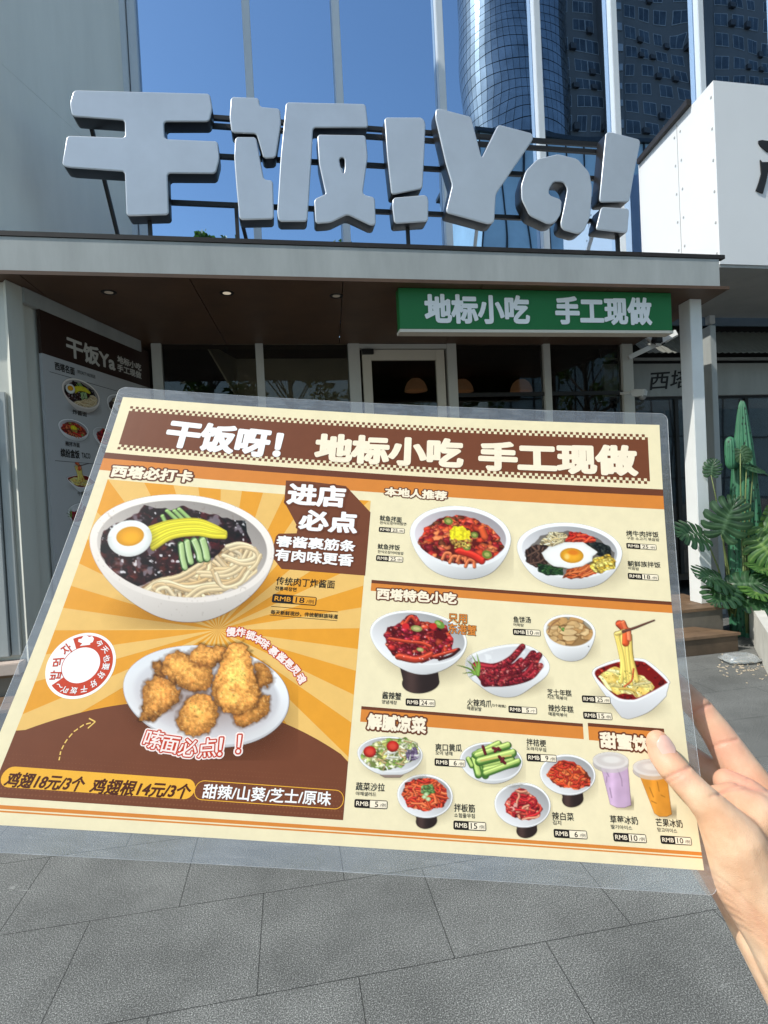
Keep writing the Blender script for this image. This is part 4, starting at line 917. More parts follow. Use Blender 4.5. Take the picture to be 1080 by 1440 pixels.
        for i in range(len(q) - 1):
            e = q[i + 1] - q[i]; l = e @ e + 1e-9; t = np.clip(((X - q[i][0]) * e[0] + (Y - q[i][1]) * e[1]) / l, 0, 1)
            dx, dy = X - q[i][0] - t * e[0], Y - q[i][1] - t * e[1]; d = np.hypot(dx, dy); m = d < best
            best = np.where(m, d, best); sx = np.where(m, dx * light[0] + dy * light[1], sx); tt = np.where(m, (i + t) / (len(q) - 1), tt)
        ww = w / 2 * (1 - taper * tt); r = best / np.maximum(ww, .01); z = np.clip(sx / np.maximum(ww, .01), -1, 1)
        f = 1 - edge * np.clip(r, 0, 1) ** 2.5 * (1 - .6 * np.clip(z, 0, 1)) + hi * np.clip(1 - np.abs(z - .35) * 2.4, 0, 1)
        c = np.clip(np.asarray(col, float) * f[..., None] + 40 * hi * np.clip(1 - np.abs(z - .35) * 3.5, 0, 1)[..., None], 0, 255); m = s.aa(best - ww)
        if clip is not None: m = m * clip[sl]
        s.put(m, c, sl)
    def strands(s, mask, n, cols, w, length, curl=.5, edge=.6, hi=.35, ang=None):
        iy, ix = np.nonzero(mask > .5)
        if len(iy) == 0: return
        for k in range(n):
            i = s.rng.integers(len(iy)); x, y = ix[i] * s.k, iy[i] * s.k; a = s.rng.uniform(0, 6.28) if ang is None else rad(ang) + s.rng.normal(0, .35)
            pts = []
            for t in range(4): pts.append((x, y)); x += math.cos(a) * length / 3; y += math.sin(a) * length / 3 * .7; a += s.rng.normal(0, curl)
            c = np.array(cols[s.rng.integers(len(cols))], float) * s.rng.uniform(.82, 1.12); s.stroke(pts, w * s.rng.uniform(.8, 1.2), c, edge, hi, clip=mask)
    def chunks(s, mask, n, cols, size, hi=.5, flat=.75, jag=.35):
        """heaped pieces: each one a lump with its own colour, shade and wet highlight"""
        iy, ix = np.nonzero(mask > .5)
        if len(iy) == 0: return
        order = s.rng.integers(0, len(iy), n); order = order[np.argsort(iy[order])]
        for i in order:
            cx, cy = ix[i] * s.k, iy[i] * s.k; r = size * s.rng.uniform(.55, 1.25); a = s.rng.uniform(0, 3.14); asp = s.rng.uniform(.45, 1)
            i0, i1 = max(0, int((cy - 1.6 * r) / s.k)), min(s.H, int((cy + 1.6 * r) / s.k) + 1); j0, j1 = max(0, int((cx - 1.6 * r) / s.k)), min(s.W, int((cx + 1.6 * r) / s.k) + 1)
            if i1 <= i0 or j1 <= j0: continue
            sl = (slice(i0, i1), slice(j0, j1)); x, y = s.x[sl] - cx, (s.y[sl] - cy) / flat; u, v = (x * math.cos(a) + y * math.sin(a)) / r, (-x * math.sin(a) + y * math.cos(a)) / (r * asp)
            th = np.arctan2(v, u); p1, p2 = s.rng.uniform(0, 6.28, 2); rr = np.hypot(u, v) / (1 + jag * (.5 * np.sin(2 * th + p1) + .35 * np.sin(5 * th + p2)))
            base = np.array(cols[s.rng.integers(len(cols))], float) * s.rng.uniform(.8, 1.15)
            f = 1.12 - .6 * np.clip(rr, 0, 1) ** 2 - .22 * np.clip(y / r, -1, 1); h = np.exp(-(((x + .3 * r) / (.3 * r)) ** 2 + ((y + .35 * r) / (.18 * r)) ** 2)) * hi * 150 * s.rng.random()
            s.put(np.clip(.5 - (rr - 1) * r / (s.k * 1.4), 0, 1) * mask[sl], np.clip(base * f[..., None] + h[..., None], 0, 255), sl)
    def glaze(s, mask, size, thr, col=(255, 255, 255), alpha=.8, stretch=1):
        n = s.noise(size, 3); s.put(np.clip((n - thr) * 14, 0, 1) * mask * alpha, col)
    def out(s):
        a = s.a; pm = a.copy(); pm[..., :3] *= a[..., 3:4]; H, W = s.H // 2, s.W // 2
        q = pm[:H * 2, :W * 2].reshape(H, 2, W, 2, 4).mean((1, 3)); q[..., :3] /= np.maximum(q[..., 3:4], 1e-6); q[..., :3] = np.clip(q[..., :3], 0, 255) / 255
        rgb = q[..., :3]; q[..., :3] = np.where(rgb <= .04045, rgb / 12.92, ((rgb + .055) / 1.055) ** 2.4); return q

def bowl(c, cx, cy, rx, ry, rot, deep, foot=.6, col=(238, 237, 238), inner=.88, shadow=True, rim=1.0, stand=None, inside=(222, 220, 222)):
    """white bowl: drop shadow, body below the rim, rim, hollow; returns the mask of the hollow"""
    if shadow: c.blur_ell(cx + .15 * rx, cy + deep * .7 + ry * .1, rx * 1.0, ry * .95, rot, (95, 75, 50), .42)
    if stand is not None:
        x0, x1, y0, y1, xc = stand; w = (x1 - x0) / 2
        h_ = y1 - y0; d = c.poly_d([(x0 + w * .12, y0 - 20), (x1 - w * .12, y0 - 20)] + [(xc + w * (1 - .06 * k / 5) * math.cos(t), y0 + h_ * .55 + h_ * .45 * math.sin(t)) for k, t in enumerate(np.linspace(-.25, math.pi + .25, 22))])
        f = .75 + .5 * np.exp(-((c.x - xc + w * .35) / (w * .35)) ** 2); c.put(c.aa(d), np.clip(np.array((62, 46, 42.)) * f[..., None], 0, 255))
    # body: hull of the rim and a smaller foot ellipse
    m = np.zeros((c.H, c.W)); sh = np.zeros((c.H, c.W))
    for t in np.linspace(1, 0, 26):
        k = 1 - (1 - foot) * t ** 1.6; d, u, v = c.ell_d(cx, cy + deep * t, rx * k, ry * k * .98, rot); a = c.aa(d); m = np.maximum(m, a)
    d, u, v = c.ell_d(cx, cy, rx, ry, rot); g = np.clip((c.y - cy) / (ry + deep), 0, 1)
    f = 1.0 - .30 * g ** 2 - .10 * np.clip(u, -1, 1) * g + .05; c.put(m, np.clip(np.array(col, float) * f[..., None], 0, 255))
    c.ell(cx, cy, rx, ry, rot, np.array(col) * 1.05 * rim, shade=lambda u, v: 1 - .05 * v)
    di, u, v = c.ell_d(cx, cy + ry * .015, rx * inner * 1.03, ry * inner, rot); mi = c.aa(di)
    c.put(mi, np.clip(np.array(inside, float) * (.9 + .14 * v - .10 * u)[..., None], 0, 255)); return mi

def heap(c, pts, amp=10, size=40): return c.aa(c.rough(pts, amp, size))

def paint_jajang():
    c = Canvas(280, 200, 3.857, 1); c.blur_ell(640, 640, 470, 150, -8, (90, 50, 10), .5)
    mi = bowl(c, 541, 340, 502, 296, 5, 215, .62, (226, 216, 208), .895, False, 1.05, inside=(214, 203, 196))
    sp = (c.noise(14, 1) > .9); c.put(sp * (c.a[..., 3] > .9) * .18, (120, 100, 90))
    sauce = heap(c, [(92, 360), (110, 250), (230, 190), (290, 150), (330, 102), (400, 122), (470, 128), (540, 110), (640, 140), (760, 180), (885, 195), (890, 260), (915, 325), (830, 340), (770, 390), (650, 430), (560, 470), (480, 520), (360, 540), (280, 560), (200, 520), (120, 450)], 14, 60) * mi
    c.put(np.roll(sauce, 9, 0) * mi * .5, (110, 90, 85)); n = c.noise(70, 4); n2 = c.noise(28, 3)
    c.put(sauce, np.clip(np.stack([26 + 70 * (n - .4) * 2, 13 + 24 * (n - .45), 16 + 26 * (n - .45)], -1) * (.5 + n2)[..., None], 0, 255))
    c.chunks(sauce * (c.y > 330), 60, [(52, 20, 20), (74, 26, 20), (34, 15, 18)], 34, .45); c.chunks(sauce * (c.y < 330), 70, [(30, 17, 20), (40, 22, 26)], 30, .5)
    c.glaze(sauce, 60, .655, (150, 140, 150), .7); c.glaze(sauce, 30, .715, (250, 246, 248), .85)
    nd = heap(c, [(300, 572), (390, 520), (500, 490), (640, 432), (700, 420), (770, 345), (850, 322), (935, 345), (975, 400), (940, 480), (860, 550), (720, 600), (560, 616), (420, 608)], 8, 40) * mi
    c.put(nd, (150, 112, 76)); cols = [(228, 202, 160), (214, 184, 140), (236, 214, 176), (200, 168, 122)]
    c.strands(nd, 120, cols, 22, 240, .55, .38, .2)
    for p in ([(300, 600), (400, 530), (520, 500), (640, 432)], [(330, 585), (430, 530), (560, 560), (720, 540), (830, 560)], [(620, 480), (760, 480), (850, 430), (900, 350)], [(780, 340), (850, 325), (920, 350), (930, 400), (850, 420), (760, 390)], [(560, 610), (640, 560), (800, 540), (930, 450), (965, 390)], [(420, 600), (380, 560), (430, 545), (480, 600)], [(700, 470), (740, 540), (830, 520), (880, 460)]):
        c.stroke(p, 24, cols[c.rng.integers(3)], .36, .2, clip=mi); c.stroke([(a + 20, b + 18) for a, b in p], 22, cols[c.rng.integers(3)], .36, .2, clip=mi * nd)
    for p in ([(430, 170), (455, 225)], [(455, 140), (510, 195)], [(495, 140), (545, 195)], [(520, 130), (580, 190)]): c.stroke(p, 26, (150, 185, 110), .8, .4)
    for p, w in (([(528, 330), (535, 400), (548, 455)], 32), ([(560, 315), (568, 370), (580, 425)], 34), ([(600, 310), (625, 370), (632, 410)], 38), ([(645, 305), (660, 360), (668, 405)], 40)): c.stroke(p, w * 1.15, (74, 116, 58), .4, .05); c.stroke([(a + 3, b) for a, b in p], w * .8, (178, 204, 140), .2, .2); c.stroke([(a - w * .28, b) for a, b in p], w * .16, (210, 226, 180), .1, .1)
    for k in list(range(0, 15, 2)) + list(range(1, 15, 2)):
        t = k / 14 + c.rng.normal(0, .02); c.stroke([(360 + 18 * t, 240 + 120 * t), (470 + 10 * t, 203 + 92 * t), (610, 192 + 84 * t), (700, 222 + 66 * t), (768, 262 + 26 * t)], c.rng.uniform(20, 34), np.array((248, 230, 58)) * c.rng.uniform(.86, 1.03), .42, .18)
    c.blur_ell(270, 320, 125, 100, -10, (20, 10, 10), .7)
    c.ell(253, 296, 119, 101, -12, (246, 247, 243), shade=lambda u, v: 1.0 - .2 * np.clip(np.hypot(u, v) - .72, 0, 1) * 2 * (v > -.3))
    c.ell(255, 285, 75, 54, -12, (240, 166, 36), shade=lambda u, v: 1.06 - .16 * np.hypot(u, v) ** 2); c.ell(262, 296, 40, 26, -12, (250, 182, 40), soft=9, alpha=.8); return c.out()

def paint_chicken():
    c = Canvas(260, 190, 3.857, 2); c.blur_ell(560, 470, 470, 270, 8, (60, 30, 10), .5)
    c.ell(500, 392, 452, 272, 7, (205, 203, 206)); c.ell(497, 385, 450, 266, 7, (240, 240, 243), shade=lambda u, v: 1 - .07 * u * v); c.ell(500, 392, 395, 218, 7, (222, 221, 226), soft=6, shade=lambda u, v: 1 + .08 * v - .03 * u)
    c.blur_ell(480, 450, 400, 190, 7, (120, 90, 80), .55); fl = c.noise(7, 1); big = c.noise(46, 4); fine = c.noise(13, 3)
    def piece(pts, tone=1.0):
        d = c.rough(pts, 13, 24); m = c.aa(d); inn = np.clip(-d / 70, 0, 1); gy = c.y - np.mean([p[1] for p in pts]); gx = c.x - np.mean([p[0] for p in pts]); R = max(60, np.std([p[1] for p in pts]) * 2)
        f = (.60 + .52 * inn ** .6 - .17 * np.clip(gy / R, -1, 1) - .06 * np.clip(gx / R, -1, 1) + 0.62 * (big - .5) + .55 * (fine - .5)) * tone; f = np.maximum(f, .05)
        col = np.stack([238 * f, 164 * f ** 1.15, 80 * f ** 1.4], -1); hot = np.clip((big - .56) * 5, 0, 1)[..., None]; col = col * (1 - .35 * hot) + np.array((196, 104, 40)) * .35 * hot * f[..., None]
        c.put(np.clip(.5 - (d - 8) / 18, 0, 1) * .5, (70, 36, 14)); c.put(m, np.clip(col, 0, 255)); c.put(m * np.clip((fl - .82) * 9, 0, 1) * .4, (98, 92, 40)); c.put(m * np.clip((.17 - fl) * 9, 0, 1) * .5, (255, 226, 160))
    piece([(205, 215), (240, 200), (285, 240), (270, 300), (215, 290)], .85); piece([(755, 225), (815, 215), (850, 260), (866, 315), (825, 352), (770, 355)], .9)
    piece([(640, 500), (760, 440), (800, 390), (842, 400), (845, 480), (790, 525), (750, 545), (690, 572), (645, 540)], .92)
    piece([(265, 190), (300, 160), (350, 150), (420, 180), (520, 240), (532, 330), (495, 380), (380, 372), (310, 335), (255, 265)]); piece([(395, 150), (460, 115), (590, 120), (605, 190), (540, 236), (460, 232), (400, 205)], 1.06)
    piece([(150, 385), (165, 330), (220, 290), (290, 310), (352, 370), (352, 430), (290, 470), (210, 528), (138, 532), (150, 440)], .95); piece([(620, 103), (690, 97), (740, 170), (757, 290), (797, 400), (765, 450), (690, 492), (600, 490), (548, 452), (524, 400), (535, 300), (570, 220), (597, 150)], 1.1)
    piece([(332, 530), (350, 480), (400, 410), (450, 385), (512, 400), (562, 470), (547, 545), (490, 600), (420, 614), (350, 582)], 1.02); return c.out()

def paint_squid():
    c = Canvas(158, 130, 3.375, 3); mi = bowl(c, 279, 188, 240, 146, 6, 84, .82, inside=(226, 216, 222))
    m = heap(c, [(78, 215), (110, 150), (180, 100), (260, 84), (340, 98), (410, 138), (470, 195), (487, 245), (430, 295), (350, 328), (260, 326), (170, 302), (90, 255)], 9, 30) * mi
    c.put(m, (96, 24, 18)); c.chunks(m, 230, [(206, 62, 36), (228, 100, 54), (176, 40, 34), (150, 30, 40), (236, 126, 76), (120, 60, 34), (216, 80, 60)], 24, .5)
    for x, y in ((215, 285), (250, 300), (285, 295), (325, 318)): c.stroke([(x - 22, y + 12), (x - 8, y - 16), (x + 16, y - 12), (x + 20, y + 14)], 17, (214, 112, 70), .6, .4)
    c.stroke([(270, 258), (330, 275), (380, 305)], 34, (206, 48, 34), .5, .4); c.stroke([(380, 150), (395, 190)], 34, (224, 92, 48), .5, .3)
    for x, y, r in ((222, 115, 22), (405, 275, 24), (345, 182, 18), (308, 240, 20)): c.ell(x, y, r, r * .8, 20, (110, 130, 52)); c.ell(x, y, r * .55, r * .4, 20, (176, 176, 96))
    c.chunks(heap(c, [(220, 200), (330, 200), (340, 240), (250, 250)], 6, 20), 34, [(222, 196, 96), (206, 160, 70)], 11); k = heap(c, [(222, 165), (250, 140), (290, 142), (322, 168), (320, 200), (280, 208), (236, 200)], 7, 14); c.put(k, np.clip(np.array((240, 222, 40.)) * (.75 + .5 * c.noise(10, 2))[..., None], 0, 255)); return c.out()

def paint_bibim():
    c = Canvas(167, 135, 3.375, 4); ox = -516 + 0; 
    c.x = c.x + 516; mi = bowl(c, 797, 228, 250, 148, 6, 83, .82, inside=(224, 222, 226)); c.put(mi * heap(c, [(585, 240), (660, 150), (790, 125), (930, 160), (1010, 240), (1010, 310), (900, 372), (780, 372), (650, 355), (590, 300)], 6, 30) * .6, (60, 50, 40))
    c.x = c.x - 516
    def st(pts, n, cols, w, l, ang=None, curl=.5): p = [(x - 516, y) for x, y in pts]; m = heap(c, p, 7, 24); c.put(m, np.array(cols[0]) * .55); c.strands(m, n, cols, w, l, curl, .6, .35, ang)
    def ck(pts, n, cols, s): p = [(x - 516, y) for x, y in pts]; m = heap(c, p, 7, 24); c.put(m, np.array(cols[0]) * .5); c.chunks(m, n, cols, s, .5)
    st([(655, 195), (700, 135), (760, 130), (800, 165), (790, 205), (690, 215)], 46, [(226, 206, 160), (206, 180, 130), (236, 226, 190)], 8, 70); st([(775, 185), (800, 130), (850, 130), (930, 165), (920, 190), (850, 195)], 36, [(208, 52, 34), (226, 80, 50), (180, 36, 30)], 13, 60)
    st([(585, 290), (590, 225), (640, 195), (700, 205), (690, 300), (640, 320)], 60, [(72, 50, 42), (52, 34, 30), (98, 72, 60)], 10, 110, 80, .3); ck([(860, 190), (920, 180), (985, 205), (1000, 255), (940, 262), (890, 240)], 90, [(34, 40, 38), (22, 28, 28), (54, 62, 56)], 13)
    ck([(645, 300), (700, 310), (765, 325), (765, 360), (700, 362), (650, 340)], 70, [(34, 66, 34), (52, 92, 44), (24, 46, 28)], 17); st([(765, 375), (785, 325), (870, 305), (925, 300), (925, 355), (850, 378)], 60, [(226, 98, 48), (238, 122, 66), (206, 76, 36)], 9, 90, -28, .25)
    ck([(895, 300), (920, 262), (985, 250), (1020, 285), (1010, 325), (940, 352), (905, 340)], 70, [(240, 206, 84), (248, 222, 120), (226, 180, 60)], 15)
    e = [(x - 516, y) for x, y in ((662, 242), (700, 213), (770, 188), (860, 186), (902, 215), (928, 238), (908, 262), (905, 285), (860, 312), (790, 326), (720, 312), (680, 280))]
    d = c.rough(e, 5, 30); c.put(np.clip(.5 - (d - 6) / 14, 0, 1) * .4, (70, 50, 30)); c.put(c.aa(d), np.clip(np.array((250, 249, 246.)) * (1 - .10 * np.exp(d / 9))[..., None], 0, 255)); c.ell(808 - 516, 256, 56, 40, 6, (238, 168, 44), shade=lambda u, v: 1.05 - .22 * np.hypot(u, v) ** 3); c.ell(815 - 516, 240, 26, 14, 6, (222, 112, 30), soft=5, alpha=.7); c.ell(785 - 516, 262, 12, 14, 0, (252, 214, 120), soft=5, alpha=.9); return c.out()

def paint_crab():
    c = Canvas(155, 130, 4, 5); mi = bowl(c, 314, 192, 274, 152, 9, 132, .5, stand=(192, 432, 372, 502, 312), inner=.93, inside=(226, 224, 226))
    m = heap(c, [(122, 185), (140, 135), (215, 115), (245, 72), (275, 60), (302, 66), (322, 98), (400, 108), (440, 95), (485, 150), (512, 200), (500, 262), (430, 312), (330, 336), (240, 328), (160, 290), (130, 235)], 9, 26)
    c.put(m, (92, 14, 18)); c.chunks(m, 200, [(150, 24, 36), (186, 44, 40), (122, 16, 28), (206, 74, 46), (164, 30, 52), (110, 14, 20)], 25, .75)
    for p, w in (([(150, 200), (240, 215), (330, 225), (380, 245)], 20), ([(200, 300), (300, 318), (380, 290)], 40), ([(400, 300), (470, 280), (538, 262)], 20), ([(240, 110), (270, 72), (300, 100)], 22)): c.stroke(p, w, (184, 62, 40), .6, .5)
    c.stroke([(430, 318), (500, 295), (542, 262)], 16, (60, 20, 18), .5, .2); c.glaze(m, 12, .76, (255, 225, 225), .8)
    for x, y, r in ((302, 142, 32), (322, 262, 20)): c.ell(x, y, r, r * .55, 8, (150, 160, 90)); c.ell(x, y, r * .6, r * .28, 8, (206, 190, 130))
    c.ell(432, 118, 32, 20, 35, (110, 150, 60)); c.ell(425, 112, 16, 8, 35, (170, 196, 110)); c.ell(395, 128, 22, 18, 0, (206, 48, 40)); c.ell(240, 128, 20, 17, 0, (214, 40, 44)); return c.out()

def paint_feet():
    c = Canvas(140, 90, 4, 6); o = -520; P = lambda pts: [(x + o, y - 180) for x, y in pts]
    c.blur_ell(330, 280, 210, 70, -6, (95, 75, 50), .4)
    d = c.poly_d(c.closed(P([(580, 315), (640, 270), (760, 236), (890, 225), (980, 260), (1046, 330), (1038, 400), (960, 462), (880, 512), (800, 524), (720, 502), (650, 455), (590, 400)]))); c.put(c.aa(d, 2), np.clip(np.array((240, 239, 240.)) * (1.03 - .2 * np.clip((c.y - 190) / 150, 0, 1))[..., None], 0, 255))
    d2 = c.poly_d(c.closed(P([(598, 320), (650, 285), (765, 250), (885, 240), (965, 270), (1022, 332), (1000, 380), (900, 430), (800, 455), (700, 440), (620, 385)]))); c.put(c.aa(d2, 3), np.clip(np.array((226, 225, 228.)) * (.92 + .1 * (c.y / 200))[..., None], 0, 255)); c.glaze(c.aa(d2 + 10), 60, .62, (250, 250, 250), .5)
    cols = (152, 36, 46)
    for p, w in (([(640, 350), (740, 358), (830, 315), (898, 240)], 52), ([(650, 375), (760, 385), (850, 355), (890, 320)], 52), ([(680, 400), (800, 405), (900, 350), (958, 280)], 58), ([(690, 440), (800, 430), (920, 395), (992, 290)], 54), ([(700, 440), (820, 440), (940, 410), (1000, 350)], 50), ([(660, 395), (700, 440), (780, 450)], 46)): c.stroke(P(p), w, np.array(cols) * c.rng.uniform(.85, 1.12), .65, .35, taper=.3)
    m = (c.a[..., 0] - c.a[..., 1] > 45) * (c.a[..., 3] > .9) * (c.x > 110) * 1.0; c.chunks(m, 120, [(132, 26, 40), (160, 44, 50), (104, 18, 30), (176, 62, 58)], 15, .7); c.glaze(m, 14, .70, (236, 160, 150), .75); c.put(m * (c.noise(20, 2) < .33) * .5, (84, 12, 22)); c.glaze(m, 7, .86, (250, 240, 200), .8)
    for t in ((530, 345), (562, 392), (600, 412), (585, 318), (615, 290), (642, 280), (655, 318)): c.stroke(P([(650, 400), ((650 + t[0]) / 2 + 6, (400 + t[1]) / 2 - 8), t]), 17, (118, 156, 62), .45, .3, taper=.9)
    return c.out()

def paint_fish():
    c = Canvas(90, 85, 5.684, 7); mi = bowl(c, 255, 190, 212, 134, 6, 144, .72, inner=.88, inside=(216, 205, 186)); c.put(mi * c.aa(c.ell_d(255, 205, 180, 105, 6)[0], 3), (158, 122, 78))
    for k in range(34):
        x, y = 258 + c.rng.normal(0, 90), 200 + c.rng.normal(0, 48); a = c.rng.uniform(0, 3.1); w, h = c.rng.uniform(34, 70), c.rng.uniform(20, 38)
        q = [(x + w * math.cos(a + t) * (1 + .2 * c.rng.random()), y + h * math.sin(a + t)) for t in (0.4, 1.3, 2.6, 3.6, 4.6, 5.7)]; d = c.poly_d(q); f = .95 + .2 * (c.noise(40, 2) - .5)
        c.put(np.clip(.5 - (d - 6) / 12, 0, 1) * mi * .45, (96, 62, 30)); c.put(c.aa(d) * mi, np.clip(np.array(((226, 184, 126), (214, 164, 104), (236, 200, 146))[k % 3], float) * f[..., None], 0, 255))
    c.stroke([(85, 200), (110, 140), (175, 92)], 9, (150, 104, 70)); c.chunks(heap(c, [(170, 150), (215, 165), (210, 190), (180, 185)], 4, 10), 8, [(96, 140, 60)], 13); c.ell(412, 312, 5, 5, 0, (60, 60, 60)); return c.out()

def paint_cheese():
    c = Canvas(120, 150, 5.684, 8); ox, oy = -398, 56; P = lambda pts: [(x + ox, y - oy) for x, y in pts]
    c.blur_ell(350, 700, 290, 120, 10, (95, 75, 50), .4)
    d = c.poly_d(c.closed(P([(448, 520), (500, 478), (650, 424), (820, 417), (900, 448), (1048, 580), (1040, 690), (1020, 730), (900, 832), (760, 884), (700, 882), (655, 850), (500, 640), (455, 560)]))); c.put(c.aa(d, 2), np.clip(np.array((238, 237, 240.)) * (1.03 - .16 * np.clip((c.y - 560) / 260, 0, 1))[..., None], 0, 255))
    c.put(c.aa(c.poly_d(c.closed(P([(448, 516), (505, 474), (650, 424), (820, 416), (905, 448), (1048, 580), (1042, 630), (830, 742), (735, 756), (640, 742), (552, 672), (460, 575)]))), 2), (250, 249, 250))
    hol = c.aa(c.poly_d(c.closed(P([(468, 520), (520, 488), (655, 445), (810, 436), (890, 465), (1030, 590), (1020, 625), (820, 728), (735, 740), (650, 725), (570, 662), (480, 570)]))), 2); c.put(hol, (128, 20, 18)); c.chunks(hol, 40, [(140, 22, 18), (176, 40, 22), (104, 14, 16)], 30, .5)
    ch = heap(c, P([(490, 562), (560, 505), (640, 480), (700, 500), (780, 540), (860, 560), (950, 640), (930, 670), (800, 722), (762, 690), (700, 700), (640, 705), (560, 650)]), 14, 50) * hol; n = c.noise(60, 3); c.put(ch, np.clip(np.stack([246 - 20 * (n < .4), 214 - 70 * (.6 - n), 118 - 90 * (.6 - n)], -1) * (.85 + .3 * c.noise(22, 2))[..., None], 0, 255))
    c.strands(ch, 26, [(248, 224, 140), (240, 200, 100), (252, 236, 170)], 26, 170, .4, .3, .2)
    for p, w in (([(640, 215), (668, 330), (690, 460), (672, 600)], 46), ([(690, 230), (706, 400), (730, 600)], 44), ([(740, 230), (752, 400), (800, 590)], 46), ([(722, 300), (736, 450), (760, 620)], 26), ([(655, 260), (690, 400), (712, 600)], 22)): c.stroke(P(p), w, (246, 214, 112), .45, .28)
    c.stroke(P([(775, 500), (760, 590), (700, 640)]), 14, (206, 90, 50)); dk = (c.noise(9, 1) > .86) * ch; c.put(dk * .8, (70, 80, 30))
    for p, w, q in (([(660, 130), (700, 170)], 62, (214, 84, 50)), ([(690, 120), (712, 175)], 42, (226, 110, 70)), ([(715, 200), (712, 290)], 60, (222, 88, 44)), ([(735, 180), (742, 260)], 36, (234, 128, 86)), ([(640, 212), (700, 190)], 34, (240, 205, 120))): c.stroke(P(p), w, q, .5, .35)
    c.stroke(P([(690, 195), (780, 165), (860, 132), (940, 100)]), 24, (104, 62, 52), .5, .3, taper=.5); return c.out()

def paint_salad():
    c = Canvas(105, 70, 4.154, 9); P = lambda pts: [(x - 20, y - 33) for x, y in pts]; mi = bowl(c, 222, 138, 190, 104, 3, 66, .6, inner=.94)
    c.put(c.aa(c.poly_d(P([(180, 290), (320, 290), (300, 306), (210, 306)]))), (150, 130, 120)); m = heap(c, P([(70, 190), (85, 150), (150, 105), (240, 78), (330, 75), (400, 105), (415, 160), (390, 205), (300, 250), (210, 264), (120, 245)]), 8, 24); c.put(m, (120, 134, 70))
    c.chunks(m, 190, [(196, 206, 130), (150, 178, 84), (222, 222, 170), (120, 150, 64), (236, 232, 200), (206, 200, 110)], 22, .5, jag=.7); c.chunks(heap(c, P([(330, 150), (400, 130), (415, 190), (340, 220)]), 8, 20), 40, [(150, 130, 160), (190, 176, 196), (110, 90, 124)], 17, .4, jag=.7); c.strands(m, 26, [(206, 170, 120), (240, 238, 220)], 7, 60)
    for x, y, r in ((123, 157, 37), (257, 125, 36)): c.ell(x - 20, y - 33, r, r * .92, 0, (196, 40, 32), shade=lambda u, v: 1.15 - .4 * np.hypot(u, v) ** 2 - .15 * v); c.ell(x - 20, y - 33, r * .6, r * .5, 10, (222, 84, 62), soft=6, alpha=.8)
    return c.out()

def paint_cucumber():
    c = Canvas(95, 73, 4.154, 10); P = lambda pts: [(x - 644, y - 62) for x, y in pts]; mi = bowl(c, 190, 150, 182, 112, 4, 48, .75, inner=.93)
    for p, w in (([(735, 200), (760, 290)], 46), ([(765, 160), (800, 295)], 44), ([(740, 175), (875, 110)], 42), ([(750, 180), (930, 120)], 46), ([(700, 200), (720, 240)], 30), ([(800, 240), (950, 205)], 48), ([(765, 215), (958, 165)], 52), ([(800, 265), (980, 225)], 44), ([(800, 285), (990, 215)], 40)):
        c.stroke(P(p), w, (92, 142, 58), .5, .15); q = P(p); c.stroke([(a, b - w * .16) for a, b in q], w * .62, (190, 214, 120), .25, .3)
    c.stroke(P([(775, 208), (950, 178)]), 10, (214, 196, 110), .2, .1)
    for p in ([(785, 125), (800, 170)], [(845, 135), (885, 145)], [(855, 155), (875, 135)], [(880, 185), (915, 225)], [(895, 215), (905, 195)]): c.stroke(P(p), 17, (104, 30, 36), .6, .3)
    return c.out()

def red_bowl(seed, w, h, k, cx, cy, rx, ry, deep, stand, food, cols, sw, ln, n, extra=None, chunk=0):
    c = Canvas(w, h, k, seed); mi = bowl(c, cx, cy, rx, ry, 6, deep, .55, inner=.92, stand=stand); m = heap(c, food, 7, 20); c.put(m, np.array(cols[0]) * .5)
    if chunk: c.chunks(m, chunk, cols, sw * 1.6, .6)
    c.strands(m, n, cols, sw, ln, .6, .6, .4); c.glaze(m, 10, .8, (255, 220, 200), .6)
    if extra: extra(c)
    return c.out()
def paint_tendon():
    def ex(c):
        c.chunks(heap(c, [(168, 100), (235, 85), (250, 140), (200, 160), (165, 140)], 5, 14), 30, [(110, 150, 84), (150, 184, 120), (84, 120, 60)], 17, .4, jag=.6)
        for x, y in ((185, 165), (208, 178), (196, 150)): c.ell(x, y, 14, 12, 0, (170, 200, 140)); c.ell(x, y, 7, 6, 0, (214, 226, 190))
    return red_bowl(11, 88, 88, 4.154, 190, 158, 162, 128, 36, (120, 262, 250, 348, 190), [(55, 150), (75, 85), (150, 55), (250, 58), (310, 120), (330, 175), (290, 225), (180, 250), (90, 220)], [(206, 64, 38), (222, 88, 50), (176, 44, 34), (230, 110, 66)], 14, 90, 130, ex)
def paint_kimchi():
    return red_bowl(12, 88, 87, 3.724, 167, 140, 147, 118, 31, (122, 246, 222, 312, 182), [(72, 130), (110, 80), (150, 45), (200, 70), (235, 110), (272, 165), (262, 205), (190, 220), (120, 210), (85, 180)], [(196, 40, 44), (222, 80, 66), (170, 28, 38), (232, 150, 120)], 15, 80, 80, lambda c: c.glaze(heap(c, [(78, 130), (110, 110), (150, 150), (110, 180)], 4, 20), 22, .56, (246, 222, 200), .7), 60)
def paint_bellflower():
    return red_bowl(13, 89, 85, 3.724, 169, 130, 145, 106, 37, (122, 250, 208, 300, 188), [(60, 130), (85, 90), (140, 50), (200, 65), (250, 95), (290, 145), (285, 190), (220, 208), (130, 200), (80, 165)], [(222, 84, 42), (206, 64, 38), (236, 116, 64), (186, 50, 34)], 14, 70, 120)
